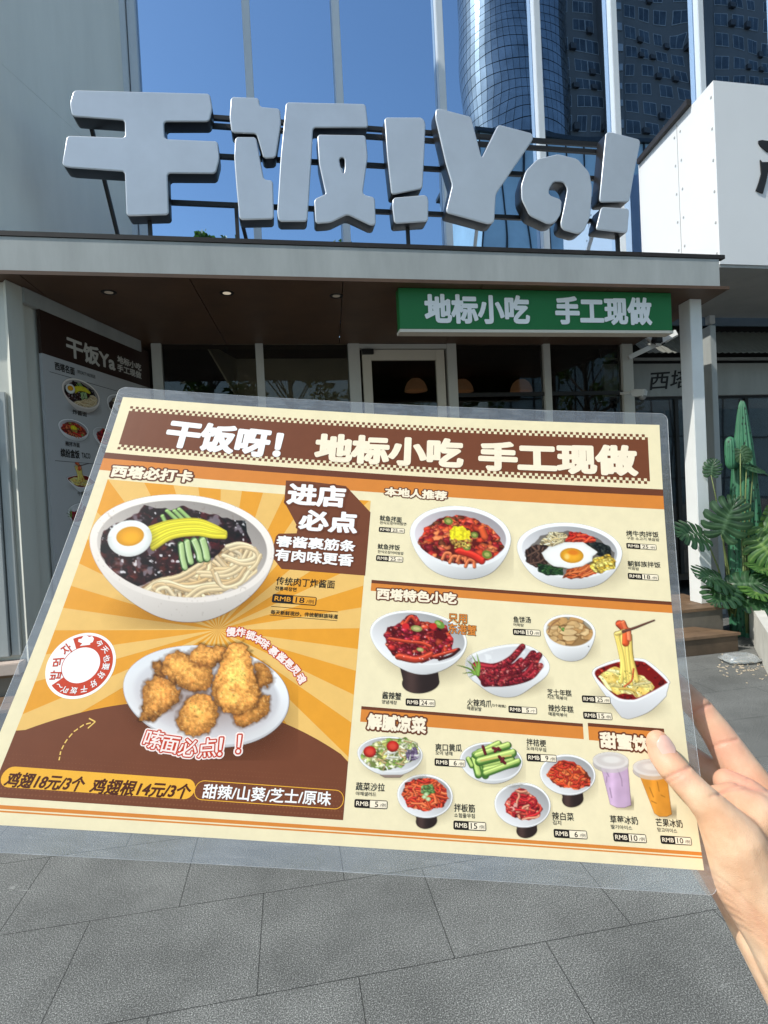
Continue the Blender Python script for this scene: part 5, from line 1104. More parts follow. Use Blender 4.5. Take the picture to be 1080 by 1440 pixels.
def cup(seed, w, h, body, lid, col, cubes):
    c = Canvas(w, h, 3.724, seed); x0, y0, x1, x2, x3, y1 = body; c.blur_ell((x2 + x3) / 2 + 40, y1 - 20, 90, 40, 0, (95, 75, 50), .4)
    d = c.poly_d([(x0, y0), (x1, y0 + 10), (x3, y1 - 12), ((x2 + x3) / 2 + 20, y1), ((x2 + x3) / 2 - 20, y1), (x2, y1 - 16)]); t = np.clip((c.x - (x0 + x2) / 2) / (x1 - x0), 0, 1); f = .97 + .12 * np.exp(-((t - .25) / .12) ** 2) - .16 * np.clip(t - .75, 0, 1) * 3 + .10 * (c.noise(40, 2) - .5)
    c.put(c.aa(d, 1.5), np.clip(np.array(col, float) * f[..., None], 0, 255))
    for p in cubes: c.stroke(p, 5, np.array(col) * .78, .1, 0)
    lx, ly, rx, ry = lid; c.ell(lx, ly + 20, rx, ry, 3, (205, 196, 196), alpha=.75); c.ell(lx, ly, rx, ry, 3, (232, 226, 222), alpha=.85); c.ell(lx, ly, rx * .82, ry * .72, 3, (206, 196, 192), alpha=.6); c.ell(lx + 5, ly - 4, rx * .5, ry * .4, 3, (238, 234, 230), soft=4, alpha=.7); return c.out()
def paint_strawberry(): return cup(14, 64, 90, (62, 100, 205, 112, 222, 320), (115, 75, 94, 46), (208, 176, 208), [[(90, 130), (105, 160)], [(150, 120), (170, 170), (175, 210)], [(95, 160), (92, 190)], [(110, 220), (120, 270)]])
def paint_mango(): return cup(15, 68, 92, (55, 110, 200, 135, 226, 330), (122, 75, 100, 46), (226, 152, 54), [[(110, 180), (130, 230)], [(150, 150), (160, 200)], [(120, 250), (145, 262)], [(170, 220), (190, 230)]])
DISHES = {n: globals()['paint_' + n]() for n in ('jajang', 'chicken', 'squid', 'bibim', 'crab', 'feet', 'fish', 'cheese', 'salad', 'cucumber', 'tendon', 'kimchi', 'bellflower', 'strawberry', 'mango')}

def print_finish(m, b):
    b.inputs['Roughness'].default_value = 0.42; b.inputs['Specular IOR Level'].default_value = 0.2; b.inputs['Coat Weight'].default_value = 0.14; b.inputs['Coat Roughness'].default_value = 0.22
PAPER = 0.83
def ink(name, rgb):
    key = 'print_' + name
    if key in MATS: return MATS[key]
    m = mat(key, tuple(v * PAPER for v in lin(rgb)), var=0.035, vscale=90); print_finish(m, m.node_tree.nodes['Principled BSDF']); return m
def picture_material():
    m = bpy.data.materials.new('printed_picture'); m.use_nodes = True; nt = m.node_tree; b = nt.nodes['Principled BSDF']; print_finish(m, b)
    a = nt.nodes.new('ShaderNodeVertexColor'); a.layer_name = 'print'; s = nt.nodes.new('ShaderNodeMix'); s.data_type = 'RGBA'; s.blend_type = 'MULTIPLY'; s.inputs[0].default_value = 1; s.inputs[7].default_value = (PAPER, PAPER, PAPER, 1)
    nt.links.new(a.outputs[0], s.inputs[6]); nt.links.new(s.outputs[2], b.inputs['Base Color'])
    t = nt.nodes.new('ShaderNodeBsdfTransparent'); x = nt.nodes.new('ShaderNodeMixShader'); nt.links.new(a.outputs[1], x.inputs[0]); nt.links.new(t.outputs[0], x.inputs[1]); nt.links.new(b.outputs[0], x.inputs[2]); nt.links.new(x.outputs[0], nt.nodes['Material Output'].inputs[0]); return m
M_PIC = picture_material()
def picture(name, img, place, parent, crop=None):
    """the painted picture as a fine coloured sheet; place(u, v) gives the point for 0..1 coordinates"""
    H, W = img.shape[:2]; v = [place((j + .5) / W, (i + .5) / H) for i in range(H) for j in range(W)]; al = img[..., 3]; f = []
    for i in range(H - 1):
        for j in range(W - 1):
            if al[i:i + 2, j:j + 2].max() > .02: f.append((i * W + j, (i + 1) * W + j, (i + 1) * W + j + 1, i * W + j + 1))
    me = bpy.data.meshes.new(name); me.from_pydata(v, [], f); at_ = me.color_attributes.new('print', 'FLOAT_COLOR', 'POINT'); at_.data.foreach_set('color', img.reshape(-1).astype(np.float32))
    bm = bmesh.new(); bm.from_mesh(me); bmesh.ops.delete(bm, geom=[x for x in bm.verts if not x.link_faces], context='VERTS'); bm.to_mesh(me); bm.free()
    o = link(name, me, M_PIC); o.parent = parent; return o

# ------------------------------------------------------------------ the laminated menu in the hand
SW, SH = 42.0, 29.7
def rotvec(w):
    w = Vector(w); return Matrix.Rotation(w.length, 3, w.normalized())
CV = Matrix(((1, 0, 0), (0, -1, 0), (0, 0, -1)))       # picture axes (right, down, away) to camera axes (right, up, back)
menu = thing('laminated_menu', 'large laminated orange and cream food menu held up in front of the restaurant', 'menu')
Rm = CAMROT @ CV @ rotvec((-0.4251, -0.0392, 0.0788)) @ CV
menu.matrix_world = Matrix.Translation(EYE + CAMROT @ (CV @ Vector((-0.0087, 0.0605, 0.3951)))) @ Rm.to_4x4()
def sheet(x, y, lift=0.0):
    """menu coordinates (cm from the sheet's top-left corner) to a point of the gently bent sheet"""
    u, v = x / SW - .5, y / SH - .5
    return (u * SW / 100, -v * SH / 100, 0.0298 * v * v + 0.0208 * u * u - 0.0532 * u * v + 0.0045 * v ** 3 + lift)
LAY = 0.000025
def clip_half(poly, ax, val, sgn):
    out = []
    for i in range(len(poly)):
        a, b = poly[i - 1], poly[i]; da, db = (a[ax] - val) * sgn, (b[ax] - val) * sgn
        if da >= 0: out.append(a)
        if da * db < 0: t = da / (da - db); out.append((a[0] + (b[0] - a[0]) * t, a[1] + (b[1] - a[1]) * t))
    return out
def tiles(poly, cell=1.0):
    """cuts a polygon into pieces no larger than a cell so that it follows the bend"""
    tris = [[poly[k] for k in t] for t in tessellate_polygon([[Vector((x, y, 0)) for x, y in poly]])] if len(poly) > 3 else [poly]; out = []
    for t in tris:
        x0, x1 = min(p[0] for p in t), max(p[0] for p in t); y0, y1 = min(p[1] for p in t), max(p[1] for p in t)
        for i in range(int(x0 // cell), int(x1 // cell) + 1):
            s = clip_half(clip_half(t, 0, i * cell, 1), 0, (i + 1) * cell, -1)
            if len(s) < 3: continue
            for j in range(int(y0 // cell), int(y1 // cell) + 1):
                q = clip_half(clip_half(s, 1, j * cell, 1), 1, (j + 1) * cell, -1)
                if len(q) >= 3 and abs(sum(q[k - 1][0] * q[k][1] - q[k][0] * q[k - 1][1] for k in range(len(q)))) > 1e-7: out.append(q)
    return out
class Print:
    def __init__(s): s.v = []; s.f = []; s.mi = []
    def poly(s, pts, lay, mi=0, cell=1.0, cut=True):
        for q in (tiles(pts, cell) if cut else [pts]):
            i = len(s.v); s.v += [sheet(x, y, lay * LAY) for x, y in q]; s.f.append(tuple(range(i, i + len(q)))); s.mi.append(mi)
    def rect(s, x0, y0, x1, y1, lay, mi=0): s.poly([(x0, y0), (x1, y0), (x1, y1), (x0, y1)], lay, mi)
    def glyphs(s, v, f, x, y, ang, lay, mi=0, lf=None):
        c, n = math.cos(ang), math.sin(ang); i = len(s.v); lf = np.zeros(len(v)) if lf is None else lf
        s.v += [sheet(x + a * c + b * n, y + a * n - b * c, lay * LAY + k * 1e-7) for (a, b), k in zip(v, lf)]
        for q in f: s.f.append(tuple(i + k for k in q)); s.mi.append(mi)
    def build(s, name, m, parent=menu):
        me = bpy.data.meshes.new(name); me.from_pydata(s.v, [], s.f)
        for p, k in zip(me.polygons, s.mi): p.material_index = k
        bm = bmesh.new(); bm.from_mesh(me)
        for f in bm.faces:
            f.normal_update()
            if f.normal.z < 0: f.normal_flip()
        bm.to_mesh(me); bm.free(); o = link(name, me, m); o.parent = parent; return o
def rrect(cx, cy, w, h, r, ang=0, n=5):
    out = []
    for qx, qy, a0 in ((1, 1, 0), (-1, 1, 90), (-1, -1, 180), (1, -1, 270)):
        for k in range(n + 1):
            t = rad(a0 + 90 * k / n); x, y = qx * (w / 2 - r) + r * math.cos(t), qy * (h / 2 - r) + r * math.sin(t); out.append((cx + x * math.cos(ang) - y * math.sin(ang), cy + x * math.sin(ang) + y * math.cos(ang)))
    return out
I = dict(cream=ink('cream', (244, 230, 192)), creamtxt=ink('cream_lettering', (255, 240, 214)), brown=ink('brown', (120, 68, 44)), dbrown=ink('dark_brown', (112, 62, 40)), orange=ink('orange_band', (221, 136, 58)),
         sun=ink('sun_orange', (236, 162, 50)), ray=ink('sun_ray', (241, 194, 112)), yellow=ink('capsule_yellow', (248, 184, 62)), white=ink('white', (255, 253, 252)), black=ink('black', (34, 28, 26)), wing=ink('wing_brown', (84, 38, 22)), red=ink('badge_red', (206, 68, 40)), pale=ink('pale_pink', (255, 236, 230)), dash=ink('dash_yellow', (250, 206, 110)))
# paper body: two faces 0.4 mm apart
P = Print(); P.poly([(0, 0), (SW, 0), (SW, SH), (0, SH)], 0); P.poly([(0, 0), (SW, 0), (SW, SH), (0, SH)], -6); sh = P.build('paper_sheet', I['cream'])
# clear laminating film with rounded corners: a frame round the paper
P = Print(); x0, y0, x1, y1 = -0.52, -0.95, 42.62, 30.93
out_ = rrect((x0 + x1) / 2, (y0 + y1) / 2, x1 - x0, y1 - y0, 0.55, n=6); m_ = 28; ring = []
for k in range(len(out_)):
    a, b = out_[k], out_[(k + 1) % len(out_)]; n = max(1, int(math.hypot(a[0] - b[0], a[1] - b[1]) / 0.8))
    for t in range(n): ring.append((a[0] + (b[0] - a[0]) * t / n, a[1] + (b[1] - a[1]) * t / n))
inn = [(min(max(x, .0), SW), min(max(y, .0), SH)) for x, y in ring]
for k in range(len(ring)):
    a, b, c, d = ring[k], ring[(k + 1) % len(ring)], inn[(k + 1) % len(ring)], inn[k]
    for l0 in (-3,): P.poly([a, b, c, d] if c != d else [a, b, c], l0, cut=False)
M_FILM = glass('laminating_film', (0.88, 0.9, 0.91), 0.08, rough=0.10, gtint=(.95, .97, 1), film=((0.8, 0.82, 0.84), 0.10))
P.build('laminate_film', M_FILM)
b = MB(); r = [Vector(sheet(x, y, -3 * LAY)) for x, y in ring] ; b.tube(r + [r[0]], 0.00016, 5, cap=False); o = b.build('film_edge', glass('film_edge_gloss', (0.75, 0.78, 0.8), 0.0, rough=0.35, film=((0.9, 0.92, 0.95), 0.28))); o.parent = menu
# title banner with its checked borders
P = Print(); P.rect(0.80, 1.03, 41.1, 4.55, 1); P.build('title_banner', I['brown'])
P = Print(); n = 90; w = (41.1 - 0.8) / (2 * n)
for k in range(n):
    x = 0.8 + 2 * k * w
    P.rect(x, 0.80, x + w, 1.02, 1); P.rect(x, 1.025, x + w, 1.24, 2, 1); P.rect(x, 4.56, x + w, 4.78, 1); P.rect(x, 4.34, x + w, 4.555, 2, 1)
P.build('checked_border', [I['brown'], I['cream']])
# heading bands
for (xa, ya, xb, ym, yb), nm in (((0, 5.14, 42, 5.65, 6.68), 'heading_band'), ((20.9, 13.46, 42, 13.70, 14.26), 'heading_band'), ((20.9, 21.96, 35.3, 22.15, 22.90), 'heading_band'), ((35.63, 21.89, 40.62, 22.1, 22.93), 'heading_band')):
    P = Print(); P.rect(xa, ya, xb, ym, 1, 1); P.rect(xa, ym, xb, yb, 1, 0); P.build(nm, [I['orange'], I['dbrown']])
P = Print(); P.rect(0, 28.76, 42, 28.95, 1); P.rect(0, 29.02, 42, 29.10, 1); P.build('foot_rule', I['orange'])
# sunburst panel
px0, py0, px1, py1 = 0.82, 7.40, 20.36, 28.40; cx, cy = 10.98, 17.86
P = Print(); P.rect(px0, py0, px1, py1, 1); n = 42
for k in range(0, n, 2):
    t0, t1 = 2 * math.pi * (k + .35) / n, 2 * math.pi * (k + 1.35) / n; w = [(cx, cy), (cx + 30 * math.cos(t0), cy + 30 * math.sin(t0)), (cx + 30 * math.cos(t1), cy + 30 * math.sin(t1))]
    for ax, val, sg in ((0, px0, 1), (0, px1, -1), (1, py0, 1), (1, py1, -1)): w = clip_half(w, ax, val, sg) if len(w) >= 3 else w
    if len(w) >= 3: P.poly(w, 2, 1)
P.build('sunburst_panel', [I['sun'], I['ray']])
P = Print(); hill = [(px0, 24.95)]
for k in range(1, 40):
    x = px0 + (px1 - px0) * k / 40; hill.append((x, 22.55 + 2.6 * abs((x - 10.6) / 9.8) ** 2.1))
hill += [(px1, 25.27), (px1, py1), (px0, py1)]; P.poly(hill, 3); P.build('brown_mound', I['brown'])
P = Print()
for iy in range(9):
    for ix in range(96):
        x, y = 0.95 + ix * .202 + (iy % 2) * .1, 26.2 + iy * .25; s = .028 + .004 * iy
        if x < px1 - .1: P.poly([(x - s, y), (x, y - s), (x + s, y), (x, y + s)], 4, cut=False)
P.build('halftone_dots', ink('halftone', (134, 82, 54)))
P = Print(); P.poly(ART['callout'], 3); P.build('callout_panel', I['brown'])
P = Print(); P.rect(14.21, 15.93, 18.79, 15.97, 3); P.rect(14.21, 16.54, 18.80, 16.58, 3); P.build('note_rule', I['black'])
P = Print(); P.poly(rrect(6.33, 27.36, 10.6, 1.06, .52), 5); P.build('price_capsule', I['yellow'])
P = Print(); o_, i_ = rrect(15.95, 27.36, 8.7, 1.03, .5), rrect(15.95, 27.36, 8.62, .95, .46)
for k in range(len(o_)): P.poly([o_[k - 1], o_[k], i_[k], i_[k - 1]], 5)
P.build('capsule_outline', I['yellow'])
P = Print(); ar = [Vector(q) for q in ART['arrow']]; fine = []
for i in range(len(ar) - 1):
    for t in range(10): fine.append(ar[i].lerp(ar[i + 1], t / 10))
for k in range(0, len(fine) - 5, 6):
    a, c = fine[k], fine[k + 4]; d = (c - a).normalized(); n = Vector((-d.y, d.x)) * .035; P.poly([tuple(a + n), tuple(c + n), tuple(c - n), tuple(a - n)], 5, cut=False)
h = ar[-1]
for q in ((-.42, -.16), (-.3, .4)):
    d = Vector(q).normalized(); n = Vector((-d.y, d.x)) * .035; P.poly([tuple(h + n), tuple(h + Vector(q) + n), tuple(h + Vector(q) - n), tuple(h - n)], 5, cut=False)
P.build('dashed_arrow', I['dash'])
# round badge: white disc, red ring open at the left, chef's hat
bx, by, brx = 3.13, 20.88, 2.03
def arc(rx, a0, a1, n=48): return [(bx + rx * math.cos(rad(a0 + (a1 - a0) * k / n)), by + rx * 1.02 * math.sin(rad(a0 + (a1 - a0) * k / n))) for k in range(n + 1)]
P = Print(); P.poly(arc(brx, 0, 360, 64)[:-1], 5); o_, i_ = arc(1.86, -123, 134), arc(1.14, -123, 134)
for k in range(len(o_) - 1): P.poly([o_[k], o_[k + 1], i_[k + 1], i_[k]], 6, 1)
P.poly(ART['hat'], 7, 0); o_, i_ = arc(1.14, 0, 360, 60), arc(1.10, 0, 360, 60)
for k in range(60): P.poly([o_[k], o_[k + 1], i_[k + 1], i_[k]], 6, 1, cut=False)
P.build('round_badge', [I['white'], I['red']])
# pictures
LAYERS = {'chicken': 6}
for n, (a, b_, c, d) in ART['dishes'].items():
    def place(u, v, a=a, b_=b_, c=c, d=d, l=LAYERS.get(n, 6)):
        x = (a[0] * (1 - u) + b_[0] * u) * (1 - v) + (d[0] * (1 - u) + c[0] * u) * v; y = (a[1] * (1 - u) + b_[1] * u) * (1 - v) + (d[1] * (1 - u) + c[1] * u) * v; return sheet(x, y, l * LAY)
    picture({'strawberry': 'drink_picture', 'mango': 'drink_picture'}.get(n, 'dish_picture'), DISHES[n], place, menu)
# lettering
jobs = []; todo = []
for s, x, y, w, h, ang, bold, col, ol, nm, ow, sk in TEXTS:
    jobs.append(text_mesh(s, 0, sk)); todo.append((len(jobs) - 1, x, y, w, h, ang, bold, ow, col, ol, nm))
ch = {}
for g_ in GLYPHS:
    if g_[0] not in ch: jobs.append(text_mesh(g_[0])); ch[g_[0]] = len(jobs) - 1
tg = {}
for pr, un, *r in TAGS:
    for s in ('RMB', pr, un):
        if s not in tg: jobs.append(text_mesh(s)); tg[s] = len(jobs) - 1
res = harvest(jobs)
for k, x, y, w, h, ang, bold, ow, col, ol, nm in todo:
    v0, f0 = res[k]; v, f, lf = bolden(v0, f0, bold); lo, hi = v.min(0), v.max(0); c = (lo + hi) / 2; sc = np.array((w, h)) / (hi - lo); P = Print()
    if ol: v2, f2, l2 = bolden(v0, f0, bold + ow); P.glyphs((v2 - c) * sc, f2, x, y, ang, 8, 1, l2)
    P.glyphs((v - c) * sc, f, x, y, ang, 10, 0, lf); P.build(nm, [I[col]] + ([I['dbrown'] if ol == 'brown' else I[ol]] if ol else []))
groups = {}
for g_ in GLYPHS: groups.setdefault(g_[6], []).append(g_)
for st, gl in groups.items():
    P = Print()
    for cch, x, y, w, h, ang, _ in gl:
        v0, f0 = res[ch[cch]]; c = (v0.min(0) + v0.max(0)) / 2; ext = (v0.max(0) - v0.min(0)).max(); sc = np.array((w, h)) / max(ext, .75)
        def put(bo, lay, mi): v, f, lf = bolden(v0, f0, bo); P.glyphs((v - c) * sc, f, x, y, ang, lay, mi, lf)
        if st == 'arc': put(.12, 8, 1); put(.035, 10, 0)
        elif st == 'script': put(.14, 8, 0); put(.075, 10, 1); put(.012, 12, 0)
        else: put(.02, 10, 0)
    P.build({'arc': 'arched_slogan', 'script': 'script_slogan'}.get(st, 'badge_text'), {'badgered': [I['red']], 'badgewhite': [I['white']]}.get(st, [I['pale'], I['red']]))
for pr, un, x, y, w, h, ang in TAGS:
    P = Print(); P.poly(rrect(x, y, w, h, h * .2, ang), 7, 0, cut=False); xs = -w / 2 + w * .47
    P.poly([(x + a * math.cos(ang) - b2 * math.sin(ang), y + a * math.sin(ang) + b2 * math.cos(ang)) for a, b2 in ((xs, -h * .41), (w / 2 - h * .12, -h * .41), (w / 2 - h * .09, -h * .38), (w / 2 - h * .09, h * .38), (w / 2 - h * .12, h * .41), (xs, h * .41))], 8, 1, cut=False)
    for s, xc, ww, hh, mi, dy, bo in (('RMB', -w / 2 + w * .24, w * .37, h * .52, 1, 0, .012), (pr, w * .13 if len(pr) > 1 else w * .17, (w * .20 if len(pr) > 1 else w * .10), h * .66, 0, 0, .012), (un, w * .36, w * .17, h * .44, 0, h * .08, .004)):
        v, f, lf = bolden(*res[tg[s]], bo); P.glyphs(fit(v, ww, hh), f, x + xc * math.cos(ang) - dy * math.sin(ang), y + xc * math.sin(ang) + dy * math.cos(ang), ang, 9, mi, lf)
    P.build('price_tag', [I['black'], I['sun'] if x < 20 else I['creamtxt']])

# ------------------------------------------------------------------ wall poster inside the porch
pn = Vector((wn_.x, wn_.y, 0)); pp = Vector((A0.x, A0.y, 0)) + pn * 0.02
def onp(px, py, lift=0.0): return atp(px, py, pp + pn * lift, pn)
tl, tr = onp(53, 428), onp(207, 492); zt_, zb_ = tl.z, 0.62; L_ = (Vector((tr.x, tr.y, 0)) - Vector((tl.x, tl.y, 0))).length
poster = thing('wall_poster', 'tall white menu poster with a black-brown header on the left wall of the porch', 'poster', (tl.x, tl.y, zb_))
def pq(s_, z, lift=0.0): return Vector((tl.x, tl.y, 0)) + wd * s_ + pn * lift + Vector((0, 0, z))
def pboard(name, s0_, s1_, z0, z1, m, lift, th=.004):
    b = MB(); b.hexa([pq(s0_, z0, lift - th), pq(s1_, z0, lift - th), pq(s1_, z1, lift - th), pq(s0_, z1, lift - th)], [pq(s0_, z0, lift), pq(s1_, z0, lift), pq(s1_, z1, lift), pq(s0_, z1, lift)]); return b.build(name, m, poster)
zh = onp(59, 497).z
pboard('board', 0, L_, zb_, zh - .001, mat('poster_white', (0.47, 0.47, 0.48), .5, var=.02), .012, .03); pboard('header', 0, L_, zh, zt_, mat('poster_brown', (0.032, 0.014, 0.010), .45, var=.1), .012, .03)
M_PT = mat('poster_pale_lettering', (.62, .60, .56), .5, var=.02); M_PB = mat('poster_dark_lettering', (.03, .025, .022), .5, var=.1)
def ptext(body, p0, p1, h, m, bold=.035):
    a, c = onp(*p0), onp(*p1); s0_, s1_ = (a - tl).dot(wd), (c - tl).dot(wd); flat_text('poster_text', body, pq((s0_ + s1_) / 2, (a.z + c.z) / 2, .0135), wd, (0, 0, 1), s1_ - s0_, h, m, poster, bold)
ptext('干饭Ya', (91, 487), (160, 510), .18, M_PT); ptext('地标小吃', (163, 505), (197, 517), .075, M_PT); ptext('手工现做', (163, 517), (197, 528), .075, M_PT)
ptext('西塔名面', (75, 516), (103, 521), .07, M_PB); ptext('SPECIALTY NOODLES', (107, 524), (132, 529), .03, M_PB, .01); ptext('缤纷盒饭', (83, 636), (110, 640), .075, M_PB); ptext('TACO', (113, 640), (125, 642), .05, M_PB, .02)
ptext('炸酱面', (100, 580), (120, 582), .045, M_PB, .02); ptext('辣拌冷面', (90, 624), (110, 626), .045, M_PB, .02); ptext('牛肉卷饼', (107, 693), (125, 695), .04, M_PB, .02)
for z, s0_ in ((onp(80, 521).z - .03, .07), (onp(85, 640).z - .05, .07)): pboard('rule', s0_, L_ - .08, z - .004, z, M_PB, .0132, .001)
def ppic(n, x0, y0, x1, y1):
    a, c = onp(x0, (y0 + y1) / 2), onp(x1, (y0 + y1) / 2); s0_, s1_ = (a - tl).dot(wd), (c - tl).dot(wd); z0, z1 = onp((x0 + x1) / 2, y0).z, onp((x0 + x1) / 2, y1).z
    img = DISHES[n][::2, ::2]
    me_ = picture('dish_picture', img, lambda u, v: pq(s0_ + (s1_ - s0_) * u, z0 + (z1 - z0) * v, .0135), poster); me_.matrix_parent_inverse = poster.matrix_basis.inverted()
ppic('jajang', 83, 531, 140, 582); ppic('bibim', 146, 548, 186, 592); ppic('squid', 76, 586, 124, 624); ppic('crab', 126, 598, 166, 640); ppic('cheese', 88, 648, 134, 694); ppic('feet', 90, 702, 124, 742); ppic('salad', 138, 655, 176, 700)

# ------------------------------------------------------------------ the hand that holds the menu
person = thing('person', 'bare right hand gripping the menu by its right edge, thumb on the front', 'person')
person.location = EYE + CAMROT @ (CV @ Vector((0.26, 0.22, 0.34)))
def cp(px, py, d):
    """a point d metres ahead of the eye in direction (px, py)"""
    return EYE + RIGHT * ((px - 540) / FOCAL * d) + UP * ((720 - py) / FOCAL * d) + FWD * d
def limb(b, joints, n=20):
    """tapered limb through (point, radius) joints with round ends"""
    pts = []; 
    for (p, r), (q, s) in zip(joints, joints[1:]):
        for k in range(8): t = k / 8; pts.append((p.lerp(q, t), r + (s - r) * t))
    pts.append(joints[-1])
    for p, r in pts:
        i0 = len(b.v)
        for a in range(1, 8):
            th = math.pi * a / 8
            for j in range(14): f = 2 * math.pi * j / 14; b.v.append((p.x + r * math.sin(th) * math.cos(f), p.y + r * math.sin(th) * math.sin(f), p.z + r * math.cos(th)))
        b.v.append((p.x, p.y, p.z + r)); b.v.append((p.x, p.y, p.z - r)); top, bot = len(b.v) - 2, len(b.v) - 1
        for a in range(6):
            for j in range(14): q = i0 + a * 14 + j; w = i0 + a * 14 + (j + 1) % 14; b.f.append((q, q + 14, w + 14, w)); b.mi.append(0)
        for j in range(14): b.f.append((top, i0 + j, i0 + (j + 1) % 14)); b.f.append((bot, i0 + 6 * 14 + (j + 1) % 14, i0 + 6 * 14 + j)); b.mi += [0, 0]
hb = MB()
J = lambda *a: [(cp(x, y, d), r) for x, y, d, r in a]
# thumb and its ball, in front of the sheet
limb(hb, J((925, 1043, .3555, .0072), (931, 1060, .353, .0085), (944, 1078, .348, .0089), (957, 1092, .344, .0088), (979, 1115, .338, .0090), (1004, 1142, .334, .0108), (1034, 1186, .331, .0172), (1057, 1243, .331, .0205), (1100, 1310, .325, .021), (1180, 1430, .31, .027)))
# index finger behind, reaching up along the edge
limb(hb, J((925, 945, .402, .0078), (948, 962, .399, .0086), (967, 981, .396, .0088), (986, 1000, .394, .0090), (1010, 1033, .389, .0105), (1040, 1080, .381, .0126), (1078, 1142, .368, .0165), (1125, 1212, .352, .022)))
# other fingers folded behind the sheet
limb(hb, J((862, 1018, .398, .0078), (905, 1034, .402, .0088), (950, 1052, .402, .0090), (985, 1078, .398, .0100), (1030, 1118, .385, .0130), (1085, 1180, .362, .019)))
limb(hb, J((868, 1085, .386, .0078), (905, 1100, .392, .0086), (950, 1118, .392, .0092), (995, 1148, .386, .0112), (1040, 1190, .370, .016), (1090, 1250, .352, .020)))
limb(hb, J((892, 1150, .374, .0068), (925, 1160, .380, .0076), (962, 1178, .380, .0088), (1000, 1210, .374, .0112), (1040, 1262, .362, .0150), (1085, 1330, .348, .0185), (1150, 1430, .33, .023)))
# palm between thumb and fingers, web, wrist
limb(hb, J((1022, 1100, .366, .0085), (1050, 1120, .357, .0115), (1080, 1160, .348, .017), (1110, 1240, .342, .022)))
limb(hb, J((1008, 1125, .350, .0085), (1030, 1128, .350, .0115), (1058, 1150, .346, .016)))
limb(hb, J((1060, 1190, .350, .017), (1085, 1260, .345, .021), (1120, 1340, .335, .024), (1190, 1450, .315, .029), (1300, 1600, .28, .032)))
limb(hb, J((1084, 1150, .362, .016), (1118, 1228, .348, .023), (1150, 1320, .335, .026), (1230, 1470, .31, .03)))
EB = EYE + RIGHT * .34 - UP * .42 + FWD * .02
limb(hb, [(cp(1190, 1450, .315), .029), (cp(1190, 1450, .315).lerp(EB, .3), .034), (cp(1190, 1450, .315).lerp(EB, .7), .041), (EB, .042), (EB + RIGHT * -.03 + UP * .10 - FWD * .12, .046), (EB + RIGHT * -.06 + UP * .22 - FWD * .24, .052)])
ho = hb.build('hand', None, None)
md = ho.modifiers.new('merge', 'REMESH'); md.mode = 'VOXEL'; md.voxel_size = 0.0011; md.use_smooth_shade = True
sm = ho.modifiers.new('soften', 'SMOOTH'); sm.factor = 0.6; sm.iterations = 14
bpy.context.view_layer.update()
me = bpy.data.meshes.new_from_object(ho.evaluated_get(bpy.context.evaluated_depsgraph_get())); bpy.data.objects.remove(ho); me.name = 'hand'
# skin
sk = bpy.data.materials.new('skin'); sk.use_nodes = True; nt = sk.node_tree; pb = nt.nodes['Principled BSDF']; L = nt.links.new
tc = nt.nodes.new('ShaderNodeTexCoord'); n1 = nt.nodes.new('ShaderNodeTexNoise'); n1.inputs['Scale'].default_value = 38; n1.inputs['Detail'].default_value = 7; L(tc.outputs['Object'], n1.inputs['Vector'])
cr = nt.nodes.new('ShaderNodeValToRGB'); e = cr.color_ramp.elements; e[0].position = .36; e[0].color = (0.64, 0.36, 0.215, 1); e[1].position = .62; e[1].color = (0.80, 0.54, 0.36, 1); L(n1.outputs[0], cr.inputs[0])
at_ = nt.nodes.new('ShaderNodeVertexColor'); at_.layer_name = 'flush'; fx = nt.nodes.new('ShaderNodeMix'); fx.data_type = 'RGBA'; fx.inputs[7].default_value = (0.68, 0.31, 0.22, 1); L(at_.outputs[0], fx.inputs[0]); L(cr.outputs[0], fx.inputs[6]); L(fx.outputs[2], pb.inputs['Base Color'])
pb.inputs['Roughness'].default_value = .48; pb.inputs['Specular IOR Level'].default_value = .4; pb.inputs['Subsurface Weight'].default_value = .12; pb.inputs['Subsurface Radius'].default_value = (.006, .0025, .0012); pb.inputs['Subsurface Scale'].default_value = .6
n2 = nt.nodes.new('ShaderNodeTexVoronoi'); n2.inputs['Scale'].default_value = 900; n2.feature = 'DISTANCE_TO_EDGE'; L(tc.outputs['Object'], n2.inputs['Vector'])
n3 = nt.nodes.new('ShaderNodeTexNoise'); n3.inputs['Scale'].default_value = 160; n3.inputs['Detail'].default_value = 5; L(tc.outputs['Object'], n3.inputs['Vector'])
ad = nt.nodes.new('ShaderNodeMath'); ad.operation = 'MULTIPLY_ADD'; ad.inputs[1].default_value = 2.0; L(n3.outputs[0], ad.inputs[0]); L(n2.outputs[0], ad.inputs[2])
bp = nt.nodes.new('ShaderNodeBump'); bp.inputs['Strength'].default_value = .3; bp.inputs['Distance'].default_value = .0007; L(ad.outputs[0], bp.inputs['Height']); L(bp.outputs[0], pb.inputs['Normal'])
